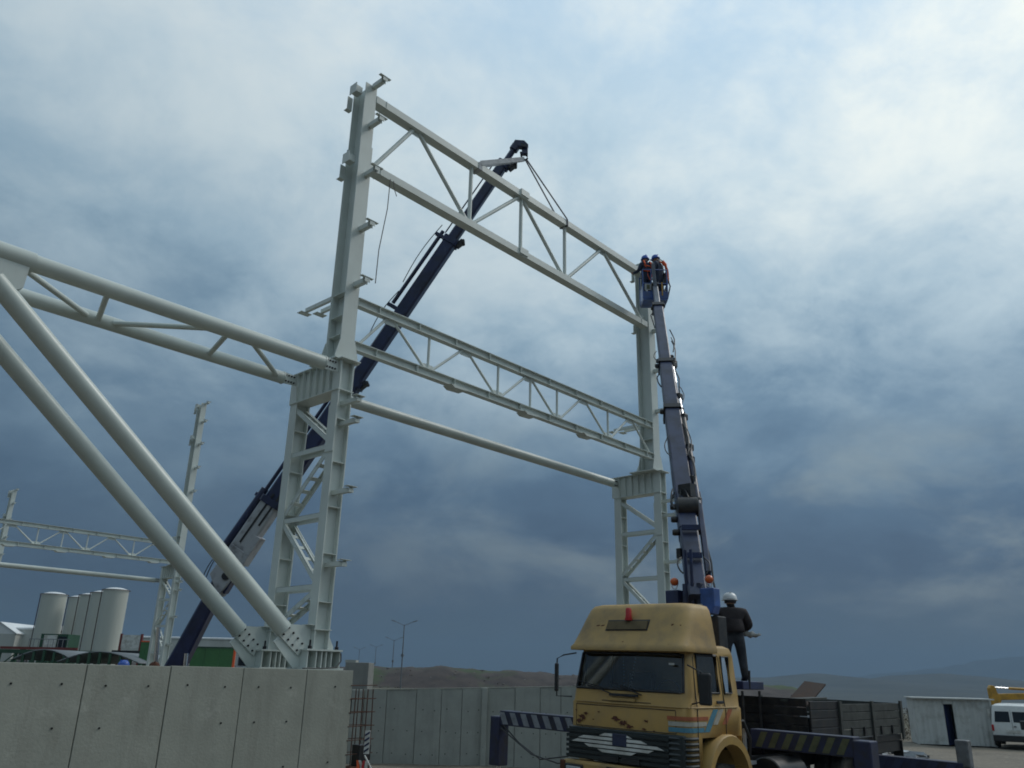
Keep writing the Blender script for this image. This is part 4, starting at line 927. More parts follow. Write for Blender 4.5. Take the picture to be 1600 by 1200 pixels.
    def wheel(x, y, s):
        w = MB(); w.lathe([(.28, -.13), (.46, -.14), (.51, -.10), (.515, 0), (.51, .10), (.46, .14), (.28, .13)], (x, y, .515), 28, (1, 0, 0)); wo = w.build('tyre', M['rubber'], None, smooth=35)
        h = MB(); h.lathe([(.28, .10), (.26, .04), (.17, .03), (.15, .10), (.06, .12), (.001, .12)] if s > 0 else [(.28, -.10), (.26, -.04), (.17, -.03), (.15, -.10), (.06, -.12), (.001, -.12)], (x, y, .515), 20, (1, 0, 0)); ho = h.build('rim', M['craneg'], None, smooth=35)
        wo.name = 'wheel'; wo.parent = T; ho.parent = wo
    for y, xs in ((1.1, (.98,)), (5.9, (.98, .68)), (7.2, (.98, .68))):
        for x in xs:
            for s in (-1, 1): wheel(s * x, y, s)
    q = MB(); q.lathe([(.28, -.5), (.30, -.48), (.30, .48), (.28, .5)], (.86, 3.4, .72), 20, (0, 1, 0)); q.build('fuel_tank', M['oily'], T, smooth=40)
    q = MB(); q.b2(-1.1, -.55, 2.9, 4.0, .5, 1.0); q.build('battery_box', M['oily'], T, bevel=.02)
    q = MB(); q.b2(.6, 1.15, 1.75, 2.05, .98, 1.03); q.b2(.95, 1.0, 1.78, 1.82, .45, 1.5); q.b2(.95, 1.0, 2.0, 2.04, .45, 1.5); q.b2(.95, 1.0, 1.8, 2.02, .62, .66); q.b2(.95, 1.0, 1.8, 2.02, .84, .88); q.build('access_steps', M['craneg'], T)
    q = MB(); q.path([(.9, 1.72, 1.6), (1.0, 1.95, 1.62), (1.06, 2.05, 1.35), (1.0, 2.1, 1.0)], .03, 7); q.path([(.7, 1.75, 1.5), (.8, 2.0, 1.58), (.84, 2.15, 1.2)], .025, 7); q.build('air_hoses', M['black'], T)
    # ---- flatbed
    q = MB(); q.b2(-1.18, 1.18, 3.55, 8.5, 1.13, 1.24); q.build('bed_floor', M['oily'], T)
    for s in (-1, 1):
        for k in range(4):
            q = MB(); z0 = 1.26 + k * .155; q.b2(s * 1.20 - .018, s * 1.20 + .018, 5.35, 8.5, z0, z0 + .143); q.build('side_board', M['wood'], T, bevel=.006)
        for k in range(4):
            q = MB(); z0 = 1.26 + k * .155; q.b2(s * 1.20 - .016, s * 1.20 + .016, 4.05, 5.27, z0 + .06, z0 + .20); q.build('side_board', M['oily'], T, bevel=.006)
        for y in (5.31, 6.9, 8.5):
            q = MB(); q.b2(s * 1.235 - .02, s * 1.235 + .02, y - .05, y + .05, 1.15, 1.92); q.build('stanchion', M['wood'], T)
        for y in (5.8, 6.4, 7.3, 7.9):
            q = MB(); q.b2(s * 1.235 - .015, s * 1.235 + .015, y - .025, y + .025, 1.28, 1.44); q.build('latch', M['oily'], T)
    for k in range(4):
        q = MB(); z0 = 1.26 + k * .155; q.b2(-1.16, 1.16, 8.5, 8.535, z0, z0 + .143); q.build('tail_board', M['wood'], T)
        q = MB(); q.b2(-1.16, 1.16, 4.0, 4.03, z0 + .1, z0 + .24); q.build('head_board', M['oily'], T)
    q = MB(); q.b2(.95, 1.16, 5.4, 8.45, .92, 1.12); q.build('under_guard', M['oily'], T)
    q = MB(); q.add([(1.0, 8.45, 1.12), (1.2, 8.45, 1.12), (1.2, 8.45, .72), (1.0, 8.45, .72), (1.0, 8.48, 1.12), (1.2, 8.48, 1.12), (1.2, 8.48, .72), (1.0, 8.48, .72)], [(0, 1, 2, 3), (4, 5, 6, 7), (0, 1, 5, 4), (1, 2, 6, 5), (2, 3, 7, 6), (3, 0, 4, 7)]); q.build('mud_flap', M['black'], T)
    # ---- stabiliser beams with hazard stripes
    def stab(y, xa, xb, zt, hh, base_m, stripe_m, nst, legtop):
        s = 1 if xb > xa else -1
        q = MB(); q.b2(min(xa, xb), max(xa, xb), y - .13, y + .13, zt - hh, zt); bmn = q.build('stabiliser_beam', M[base_m], T, bevel=.012)
        w = abs(xb - xa) / (nst * 1.0 + .6)
        for k in range(nst):
            x = min(xa, xb) + .25 * w + w * (k + .1); sl = .12 * -s
            q = MB(); q.poly([(x, zt - hh + .025), (x + w * .5, zt - hh + .025), (x + w * .5 - sl * 1.0, zt - .03), (x - sl * 1.0, zt - .03)], (0, y - .133, 0), (1, 0, 0), (0, 0, 1), .006); q.build('hazard_stripe', M[stripe_m], bmn)
        q = MB(); q.b2(xb - .02 - (.0 if s > 0 else .24), xb + .02 + (.24 if s > 0 else .0), y - .15, y + .15, .35, legtop); q.build('leg_housing', M[base_m], T, bevel=.02)
        xm = xb + s * .12
        q = MB(); q.tube((xm, y, .06), (xm, y, .36), .06, n=14); q.build('leg_rod', M['chrome'], T, smooth=40)
        q = MB(); q.lathe([(.22, 0), (.22, .03), (.09, .07)], (xm, y, -.0 + (.0)), 16); q.build('foot_pad', M['oily'], T)
    stab(2.3, 1.0, 2.72, 1.50, .29, 'navyd', 'stripe_y', 7, 1.46)
    stab(2.3, -1.0, -4.85, 1.44, .29, 'navyd', 'stripe_g', 12, 1.32)
    stab(6.1, 1.1, 3.1, .98, .26, 'navyd', 'slate', 6, .9)
    q = MB(); q.b2(3.0, 3.22, 5.98, 6.2, .9, 1.36); q.build('stabiliser_post', M['greyd'], T, bevel=.02)
    q = MB(); q.path([(-1.1, 2.15, 1.0), (-2.0, 2.1, .98), (-2.9, 2.1, .72), (-3.6, 2.1, .60), (-4.2, 2.1, .86), (-4.7, 2.15, 1.15)], .014, 6); q.path([(-1.1, 2.2, .85), (-2.2, 2.05, .70), (-3.1, 2.05, .58), (-3.8, 2.05, .68), (-4.75, 2.12, 1.1)], .014, 6); q.build('hydraulic_hose', M['black'], T, smooth=60)
    # ---- operator platform behind the crane
    q = MB(); q.b2(-.75, .33, 3.25, 4.05, 2.085, 2.232); q.build('operator_platform', M['navy'], T, bevel=.015)
    for x, y in ((.28, 3.3), (.28, 3.95), (-.70, 3.3)):
        q = MB(); q.tube((x, y, .98), (x, y, 2.06), .025, n=8); q.build('platform_leg', M['oily'], T)
    q = MB(); q.path([(.32, 3.5, 2.1), (.335, 3.5, 2.42)], .022, 7); q.build('toe_rail', M['oily'], T)
    return T
M['navyd'] = mat('dirty_navy_paint', (.016, .022, .062), .5, ns=4, col2=(.02, .02, .025))
M['rustd'] = mat('dull_rusty_sheet', (.030, .018, .014), .85, ns=6, col2=(.05, .026, .016))
M['greyd'] = mat('dull_grey_paint', (.14, .15, .16), .6, ns=5, col2=(.08, .08, .08))
M['slotc'] = mat('dark_yellow_slot', (.11, .08, .035), .8, ns=5, amt=.4)  # sign slot plate: brownish yellow, darker than the fairing around it
M['stripe_y'] = mat('hazard_stripe_dull_yellow', (.095, .10, .05), .6, ns=8, amt=.4)
M['stripe_g'] = mat('hazard_stripe_dull_white', (.22, .24, .27), .6, ns=8, amt=.4)
truck()
# load on the flatbed
def bed_load():
    p = tw(.35, 6.1, 1.26); T = thing('steel_sheet', 'rusty brown steel sheet leaning out of the flatbed', 'steel sheet', p, -TH)
    q = MB(); q.add([(-.2, -1.3, .35), (.25, -1.3, .30), (.25, .2, .95), (-.2, .2, 1.0), (-.2, -1.3, .32), (.25, -1.3, .27), (.25, .2, .92), (-.2, .2, .97)], [(0, 1, 2, 3), (7, 6, 5, 4), (0, 1, 5, 4), (1, 2, 6, 5), (2, 3, 7, 6), (3, 0, 4, 7)]); q.build('sheet', M['rustd'], T)
    q = MB(); q.b2(-.5, .5, -1.2, .1, .0, .33); q.build('packing_block', M['oily'], T)
    p = tw(-.2, 4.6, 1.26); q = MB(); q.b2(-.7, .7, -.5, .5, 0, .62); o = q.build('tool_crate', M['oily'], bevel=.02, loc=p); o.rotation_euler.z = -TH; tag(o, 'dark crate at the front of the flatbed behind the cab', 'crate')
    p = tw(.75, 4.75, 1.9 + .004); q = MB(); q.beam((-.05, -.75, 0), (.05, .75, .03), .30, .05); o = q.build('plank', M['wood'], bevel=.006, loc=p); o.rotation_euler.z = -TH; tag(o, 'grey plank lying along the flatbed side near the cab', 'plank')
bed_load()

# ------------------------------------------------------------------ lift crane mounted on the truck, with man basket
def lift_crane():
    B = tw(0, 2.35, 1.0); T = thing('lift_crane', 'blue grey knuckle boom crane on the truck lifting the basket', 'crane', B)
    w2 = lambda p: Vector(p) - B
    K = at(1088, 925, 15.4); E_ = at(1024, 452, 23.3)
    k0, e0 = w2(K), w2(E_); d = (e0 - k0); ln = d.length; n = d.normalized(); side = n.cross(Vector((0, 0, 1))).normalized(); up = -side.cross(n).normalized()
    # side points to picture right; up points away from the viewer, so negative offsets sit on the near face
    def P(f, s=0, u=0): return k0 + n * (ln * f) + side * s + up * u
    sl, nv = M['slate'], M['navy']
    ze = E1; yb = E2
    # base and king post (two plates with a gap)
    q = MB(); q.box((0, 0, .2), (1.0, .9, .5), -TH); q.box((0, 0, .75), (.62, .6, .7), -TH); q.build('crane_base', M['oily'], T, bevel=.03)
    zt = k0.z
    for s in (-1, 1):
        q = MB(); c = ze * (.15 * s); q.beam(Vector((0, 0, 1.0)) + c, Vector((k0.x, k0.y, zt + .15)) + c, .08, .34, yb); q.build('king_post_plate', sl, T, bevel=.01)
        q = MB(); c = ze * (.06 * s); q.tube(Vector((0, 0, 1.1)) + c - yb * .18, k0 + c - yb * .22 + Vector((0, 0, .75)), .03, n=10); q.build('slew_cylinder', nv, T, smooth=40)
    # inner arm beside the king post rising to the knuckle
    q = MB(); q.beam(k0 - n * .25, P(.18), .34, .42, up, c=.03, w2=.36, h2=.42); q.build('inner_arm', sl, T)
    secs = [(.12, .46, .37, .46, 'slate'), (.44, .635, .34, .40, 'slate'), (.625, .90, .29, .33, 'slate'), (.88, 1.02, .17, .2, 'slate2')]
    for i, (a, b, w, h, m) in enumerate(secs):
        q = MB(); q.beam(P(a), P(b), w, h, up, c=.025, w2=w * .97, h2=h * .95); s = q.build('boom_section', M[m], T)
        q = MB(); q.beam(P(b - .012), P(b), w + .06, h + .06, up); q.build('collar', M['oily'], s)
        for sgn in (-1, 1):
            q = MB(); q.beam(P(a + .01, sgn * (w / 2 + .003), 0), P(b - .02, sgn * (w / 2 + .0), 0), .012, h * .35, up); q.build('wear_strip', nv, s)
    # cylinders on the right flank
    for a, b, off, r_, m in ((.30, .43, .24, .075, 'oily'), (.42, .50, .225, .038, 'chrome'), (.55, .625, .18, .04, 'chrome'), (.18, .33, .27, .07, 'slate'), (.47, .60, .17, .05, 'slate')):
        q = MB(); q.tube(P(a, off, -.1), P(b, off - .01, -.1), r_, n=14); q.build('cylinder', M[m], T, smooth=40)
    for f_, off in ((.30, .24), (.43, .24), (.50, .2), (.335, .26), (.62, .17), (.19, .25)):
        q = MB(); q.box(P(f_, off, -.1), (.17, .18, .16), -TH); q.build('cylinder_lug', M['oily'], T, bevel=.02)
    for f_, off in ((.645, -.17), (.62, .2), (.455, -.22), (.12, -.24), (.15, -.24), (.18, -.23), (.89, -.14), (.9, .14), (.66, .16)):
        q = MB(); q.lathe([(.05, -.08), (.065, -.05), (.065, .05), (.05, .08)], P(f_, off, -.05), 12, side); q.build('hose_roller', M['oily'], T, smooth=40)
    for k, pts in enumerate(([P(.60, -.2), P(.585, -.27), P(.565, -.25), P(.55, -.19)], [P(.62, .22), P(.58, .3), P(.54, .26), P(.50, .24)], [P(.88, -.15), P(.86, -.24), P(.83, -.2), P(.80, -.17)], [P(.16, .1, -.3), P(.19, .02, -.36), P(.21, -.05, -.32), P(.18, -.12, -.28)], [P(.10, .32), P(.06, .36), P(.02, .34), P(-.01, .36)])):
        q = MB(); q.path(pts, .018, 6); q.build('hose', M['black'], T, smooth=60)
    random.seed(77)
    for k in range(16):
        f0 = random.choice((.02, .10, .16, .22, .30, .42, .46, .62, .66)); f1 = f0 + random.uniform(.03, .10); sx = random.choice((-1, 1)) * random.uniform(.19, .26); bo = random.uniform(.03, .10)
        q = MB(); q.path([P(f0 + (f1 - f0) * i / 6, sx + math.copysign(bo, sx) * math.sin(math.pi * i / 6), -.22 + random.uniform(-.02, .02)) for i in range(7)], random.uniform(.011, .018), 6); q.build('hose', M['black'], T, smooth=60)
    for k in range(10):
        f0 = random.choice((.08, .13, .17, .24, .33, .45, .455, .63, .64)); sx = random.choice((-1, 1)) * random.uniform(.2, .25)
        q = MB(); q.box(P(f0, sx, random.uniform(-.2, .05)), (random.uniform(.07, .16), random.uniform(.08, .14), random.uniform(.08, .2)), -TH); q.build('bracket_block', M['oily'], T, bevel=.015)
    # knuckle bundle
    q = MB(); q.lathe([(.10, -.24), (.20, -.2), (.20, .2), (.10, .24)], P(.165, .03, -.22), 16, side); q.box(P(.20, .05, -.26), (.3, .2, .28), -TH); q.build('knuckle_drum', M['oily'], T, smooth=35)
    q = MB(); q.beam(P(.03, .26, -.05), P(.21, .30, -.05), .10, .2, up); q.beam(P(.20, .30, -.05), P(.30, .27, -.08), .07, .09, up); q.build('link_bar', sl, T, bevel=.01)
    q = MB(); q.beam(P(.05, -.12, -.30), P(.05, .16, -.3), .09, .10); q.beam(P(.11, -.16, -.3), P(.11, .2, -.3), .09, .10); q.build('cross_bar', nv, T)
    # side bins with amber lamps
    for s, off in ((-1, -.40), (1, .34)):
        c = k0 + ze * off + Vector((0, 0, -.02)) - yb * .1
        q = MB(); q.poly([(-.09, -.40), (.09, -.40), (.14, -.26), (.14, .06), (-.14, .06), (-.14, -.26)], c, ze, (0, 0, 1), .24); bn = q.build('side_bin', M['navy' if s < 0 else 'navy2'], T, bevel=.02)
        q = MB(); q.ball(c + Vector((0, 0, .22)), .08, 1, 1, .95, 14, 8); q.build('amber_lamp', M['amber'], bn, smooth=60)
        q = MB(); q.path([c + Vector((-.07, 0, .2)), c + Vector((-.03, 0, .09)), c + Vector((.03, 0, .09)), c + Vector((.07, 0, .2))], .012, 6); q.build('lamp_guard', M['white'], bn)
    q = MB(); q.box(k0 + Vector((0, -.25, -.30)), (.14, .1, .12), -TH); q.build('control_label', M['craneg'], T)
    q = MB(); q.box(k0 + ze * .35 + Vector((0, 0, -.75)), (.3, .3, .6), -TH); q.box(k0 + ze * -.1 + Vector((0, 0, -.9)), (.7, .5, .8), -TH); q.build('valve_bank', M['oily'], T, bevel=.02)
    # small jib holding the basket
    q = MB(); q.beam(P(1.0, 0, .02), w2(at(1020, 412, 23.15)), .11, .16, up, w2=.09, h2=.12); q.build('basket_jib', M['slate2'], T, bevel=.01)
    return T
M['slate2'] = mat('pale_boom_paint', (.16, .18, .22), .45, ns=3, amt=.35)
lift_crane()

BK = at(1022, 475, 23.75)
def basket():
    T = thing('man_basket', 'blue steel work basket beside the top of the farther column', 'work basket', BK)
    w, dp, h = .78, .62, 1.08; nv = M['navy2']
    q = MB(); q.b2(-w / 2, w / 2, -dp / 2, dp / 2, 0, .05); q.build('floor', nv, T)
    q = MB(); q.b2(-w / 2, w / 2, -dp / 2 - .012, -dp / 2, .052, .30); q.build('kick_panel', M['navy2'], T)
    q = MB(); q.b2(-w / 2, w / 2, dp / 2, dp / 2 + .012, .052, .60); q.build('kick_panel', M['navy'], T)
    for s in (-1, 1): q = MB(); q.b2(s * w / 2 - .006, s * w / 2 + .006, -dp / 2 + .002, dp / 2 - .002, .052, .55); q.build('kick_panel', nv, T)
    for x in (-1, 1):
        for y in (-1, 1): q = MB(); q.tube((x * w / 2, y * dp / 2, .05), (x * w / 2, y * dp / 2, h), .022, n=10); q.build('corner_post', nv, T, smooth=40)
    q = MB(); q.tube((-.12, -dp / 2, .05), (-.12, -dp / 2, h), .018, n=8); q.build('mid_post', nv, T)
    for z in (h, .58):
        q = MB(); q.path([(-w / 2, -dp / 2, z), (w / 2, -dp / 2, z), (w / 2, dp / 2, z), (-w / 2, dp / 2, z), (-w / 2, -dp / 2, z)], .02, 8); q.build('rail', nv, T, smooth=60)
    q = MB(); q.b2(-.34, -.12, -dp / 2 - .02, -dp / 2 - .004, .34, .56); q.build('side_plate', M['craneg'], T)
    q = MB(); q.b2(-.28, -.18, -dp / 2 - .028, -dp / 2 - .021, .37, .52); q.build('notice', M['stripe_y'], T)
    q = MB(); q.b2(w / 2 - .02, w / 2 + .14, .06, .28, .80, 1.18); q.build('control_box', M['black'], T, bevel=.02)
    q = MB(); q.path([(w / 2 + .05, -.2, .8), (w / 2 + .12, -.2, .55), (w / 2 + .06, -.22, .3), (w / 2 + .02, -.2, .1)], .022, 6); q.build('hose', M['black'], T)
    q = MB(); q.b2(.2, .24, -dp / 2 - .03, -dp / 2 - .015, .15, .62); q.build('yellow_lever', M['orangey'], T)
basket()
def harness(T):
    q = MB()
    for s in (-1, 1): q.path([(s * .10, -.155, 1.22), (s * .13, -.15, 1.36), (s * .11, -.06, 1.50), (s * .10, .08, 1.47), (s * .12, .145, 1.3)], .030, 6)
    q.path([(-.15, -.13, 1.30), (0, -.165, 1.27), (.15, -.13, 1.30)], .02, 6); q.path([(-.17, -.09, 1.12), (0, -.145, 1.10), (.17, -.09, 1.12)], .022, 6); q.build('harness', M['orange'], T, smooth=60)
    q = MB(); q.path([(-.06, -.17, 1.12), (-.09, -.24, .9), (-.02, -.25, .72), (.06, -.24, .85), (.05, -.17, 1.1)], .014, 6); q.build('lanyard', M['orange'], T, smooth=60)
def sash(T):
    q = MB(); q.path([(.06, -.12, 1.52), (.16, -.17, 1.42), (.20, -.20, 1.2), (.22, -.20, .80)], .055, 8); q.build('lanyard', M['orange'], T, smooth=60)
    q = MB(); q.path([(-.02, -.07, 1.50), (.03, -.13, 1.44), (.08, -.16, 1.35)], .022, 6); q.build('harness', M['orange'], T, smooth=60)
MW = [M['navycloth'], M['navycloth'], M['boot'], M['skin']]
person('person', 'worker in blue helmet and orange harness at left of the basket', BK + Vector((-.20, .05, .05)), R(20), stand_pose(**{'wr_l': ((-.30, .32, 1.22), .045), 'pa_l': ((-.29, .40, 1.26), (.04, .022))}), MW, M['helmetb'], .97, harness)
person('person', 'worker in blue helmet with long orange lanyard, basket right side', BK + Vector((.20, .04, .05)), R(48), stand_pose(**{'head': ((-.02, .07, 1.63), (.088, .1)), 'crown': ((-.03, .09, 1.73), (.075, .085))}), MW, M['helmetb'], .98, sash)
mp = at(1150, 1062, 16.5); mp.z = 2.185
def clothes(T):
    q = MB()   # jacket hem flaring over the hips and collar
    q.lathe([(.19, -.12), (.205, -.10), (.20, .0), (.178, .12)], (0, .0, 1.06), 22); o = q.build('jacket_hem', M['jacket'], T, smooth=60)
    q = MB(); q.lathe([(.095, -.03), (.105, .03), (.10, .045)], (0, .015, 1.52), 16); q.build('collar', M['jacket'], T, smooth=60)
    q = MB(); vs_ = []
    for i in range(9):
        a = i / 8; vs_ += [(.22 + .26 * a, .10 - .12 * a, 1.00 - .10 * a + .02 * math.sin(i * 2)), (.18 + .22 * a, .14 - .10 * a, .92 - .16 * a * (1 - a) - .06 * a + .015 * math.cos(i * 2))]
    q.add(vs_, [(2 * i, 2 * i + 1, 2 * i + 3, 2 * i + 2) for i in range(8)]); o = q.build('rag', M['white'], T, smooth=60); s_ = o.modifiers.new('s', 'SOLIDIFY'); s_.thickness = .006
person('person', 'man in white helmet and dark jacket standing behind the yellow cab', mp, R(-2), stand_pose(**{'waist': ((0, .01, 1.12), (.175, .13)), 'chest': ((0, .01, 1.36), (.245, .15)), 'neck': ((0, .03, 1.51), .075), 'sh_l': ((-.225, .0, 1.41), .105), 'sh_r': ((.225, .0, 1.41), .105), 'el_l': ((-.335, .02, 1.13), .088), 'el_r': ((.325, .03, 1.13), .088),
    'hip_l': ((-.11, 0, .88), .115), 'hip_r': ((.11, 0, .88), .115), 'kn_l': ((-.15, .03, .50), .088), 'kn_r': ((.15, .03, .50), .088), 'an_l': ((-.17, -.02, .10), .07), 'an_r': ((.17, -.02, .10), .07), 'wr_l': ((-.28, .24, 1.02), .045), 'pa_l': ((-.27, .32, 1.03), (.04, .022))}),
    [M['jacket'], M['trouser'], M['boot'], M['skin']], M['helmetw'], .93, clothes).scale = (1.14, 1.1, 1)
hp = at(195, 1045, 19.0); hp.z = .66 + .03
person('person', 'worker behind the wall, only his blue helmet showing', hp, R(150), stand_pose(), MW, M['helmetb'], .93)
hp2 = at(241, 1043, 20.0); hp2.z = .66
person('person', 'worker in dark hood peering over wall near far column foot', hp2, R(200), stand_pose(), [M['jacket'], M['trouser'], M['boot'], M['jacket']], M['rust'], .94)

# ------------------------------------------------------------------ background left: silos, sheds, canopies
def silo(u, vtop, wpx, D, label, zb=.3):
    p = at(u, vtop, D); r_ = wpx / 2 * (D / 1335.0)
    T = thing('silo', label, 'silo', (p.x, p.y, zb), 0, 'white silos'); h = p.z - zb
    q = MB(); q.lathe([(r_, 0), (r_, h - .35 * r_)], (0, 0, 0), 36); q.build('shell', M['silo'], T, smooth=40)
    q = MB(); q.lathe([(r_ * .99, h - .345 * r_), (r_ * .82, h - .24 * r_), (r_ * .5, h - .15 * r_), (.05, h - .10 * r_)], (0, 0, 0), 36); q.build('dome', M['roofw'], T, smooth=40)
    q = MB(); n = 30; q.path([(r_ * 1.10 * math.cos(2 * math.pi * i / n), r_ * 1.10 * math.sin(2 * math.pi * i / n), h - .34 * r_) for i in range(n + 1)], .045, 6); rg = q.build('ring_rail', M['silopipe'], T)
    q = MB(); q.tube((-r_ * 1.02, -.35 * r_, 0), (-r_ * 1.02, -.35 * r_, h - .34 * r_), .06, n=8); q.build('down_pipe', M['silopipe'], T, smooth=40)
    for z in (h * .35, h * .68):
        q = MB(); q.lathe([(r_ * 1.004, -.02), (r_ * 1.008, 0), (r_ * 1.004, .02)], (0, 0, z), 36); q.build('seam_ring', M['silo'], T, smooth=40)
silo(87, 923, 37, 118, 'separate white silo standing left of the row of four')
for i, (u, v, wp, D, lb) in enumerate(((183, 916, 38, 104, 'nearest and tallest looking white silo at right of the row'), (163, 921, 35, 111, 'second white silo from the right end of the row'), (144, 925, 33, 118, 'third white silo from the right end of the row'), (126, 929, 31, 125, 'leftmost white silo of the row of four'))): silo(u, v, wp, D, lb)

def shed_bld(name, label, u0, v0, u1, v1, D, dep, zb=.3, gable=None, wall='cladw', roof='roofw', rise=.9, nwin=0, over=.15):
    a, b = at(u0, v0, D), at(u1, v1, D); w = b.x - a.x; h = (a.z + b.z) / 2 - zb
    T = thing(name, label, 'building', (a.x, D, zb))
    q = MB(); q.b2(0, w, 0, dep, 0, h); wl = q.build('wall', M[wall], T)
    q = MB()
    if gable: q.add([(-over, -over, h), (w / 2, -over, h + rise), (w + over, -over, h), (-over, dep, h), (w / 2, dep, h + rise), (w + over, dep, h), (-over, -over, h + .12), (w / 2, -over, h + rise + .12), (w + over, -over, h + .12), (-over, dep, h + .12), (w / 2, dep, h + rise + .12), (w + over, dep, h + .12)], [(0, 1, 7, 6), (1, 2, 8, 7), (3, 4, 10, 9), (4, 5, 11, 10), (6, 7, 10, 9), (7, 8, 11, 10), (0, 1, 4, 3), (1, 2, 5, 4), (0, 3, 9, 6), (2, 5, 11, 8)]); q.add([(0, .0, h), (w, .0, h), (w / 2, .0, h + rise)], [(0, 1, 2)])
    else: q.add([(-over, -over, h), (w + over, -over, h), (w + over, dep, h + rise), (-over, dep, h + rise), (-over, -over, h - .25), (w + over, -over, h - .25), (w + over, dep, h), (-over, dep, h)], [(0, 1, 2, 3), (4, 5, 6, 7), (0, 1, 5, 4), (1, 2, 6, 5), (2, 3, 7, 6), (3, 0, 4, 7)])
    q.build('roof', M[roof], T)
    k = 0.0; 
    while k < w - .5:
        q = MB(); q.b2(k + .3, k + .36, -.05, -.004, .1, h - .3); q.build('cladding_rib', M[wall], wl); k += 2.4
    for i in range(nwin):
        x = w * (i + .5) / nwin; q = MB(); q.b2(x - .5, x + .5, -.06, -.01, h * .45, h * .45 + 1.2); q.build('window', M['vanglass'], wl)
    return T
shed_bld('warehouse', 'small white gabled warehouse at the far left edge', -30, 990, 25, 990, 128, 16, gable=True, rise=1.6)
shed_bld('warehouse', 'white shed with pale roof beside the separate silo', 24, 981, 62, 981, 130, 9, rise=.8, nwin=1)
shed_bld('warehouse', 'long white warehouse with pale roof behind the crane boom', 95, 986, 405, 1004, 150, 25, rise=1.0)
def canopy(label, u0, u1, v, D, n):
    a, b = at(u0, v, D), at(u1, v, D); T = thing('canopy', label, 'canopy', (a.x, D, .3)); w = b.x - a.x; h = a.z - .3
    m = 24; prof = [(w * i / m, h - .7 + .7 * math.sin(math.pi * i / m)) for i in range(m + 1)]
    q = MB(); q.add([(x, 0, z) for x, z in prof] + [(x, 10, z) for x, z in prof], [(i, i + 1, m + 2 + i, m + 1 + i) for i in range(m)]); o = q.build('vault', M['canopy'], T, smooth=60); s_ = o.modifiers.new('s', 'SOLIDIFY'); s_.thickness = .08
    for i in range(n + 1):
        q = MB(); x = w * i / n; q.b2(x - .08, x + .08, 0, .16, 0, h - .7 + .7 * math.sin(math.pi * i / n) - .04); q.build('post', M['greend'], T)
canopy('grey vaulted canopy roof just above the left wall top', 22, 118, 1013, 62, 6)
canopy('grey vaulted canopy roof in front of the silo row', 92, 222, 1016, 58, 8)
def green_frame():
    a, b = at(0, 1012, 70), at(150, 1020, 70); T = thing('conveyor_gantry', 'dark green steel gantry with red rail in front of sheds', 'gantry', (a.x, 70, .5)); w = b.x - a.x; h = a.z - .5
    q = MB(); q.b2(0, w, 0, .3, h - .4, h - .1); q.build('beam', M['greend'], T)
    q = MB(); q.b2(0, w * .8, -.02, .1, h - .08, h + .12); q.build('rail', M['redbrown'], T)
    for k in range(7):
        q = MB(); q.b2(w * k / 6 - .1, w * k / 6 + .1, .05, .25, 0, h - .4); q.build('post', M['greend'], T)
        if k < 6: q = MB(); q.beam((w * k / 6, .15, h - 1.5), (w * (k + 1) / 6, .15, h - .4), .08, .08); q.build('brace', M['greend'], T)
    for k in range(9):
        q = MB(); x = w * (.28 + .05 * k); q.tube((x, .1, h), (x, .1, h + .75), .03, n=6); q.build('handrail_post', M['lamppole'], T)
    q = MB(); q.tube((w * .28, .1, h + .75), (w * .7, .1, h + .75), .03, n=6); q.build('handrail', M['lamppole'], T)
    a = at(65, 990, 72); T2 = thing('control_cabin', 'small dark plant cabin with white front below separate silo', 'cabin', (a.x, 72, .5)); h = a.z - .5
    q = MB(); q.b2(0, 2.3, 0, 2, 0, h); q.build('body', M['greend'], T2); q = MB(); q.b2(.3, 1.4, -.06, -.004, h - 1.15, h - .1); q.build('white_panel', M['white'], T2); q = MB(); q.b2(1.5, 2.2, -.05, -.004, h - 1.2, h - .2); q.build('window', M['vanglass'], T2)
green_frame()
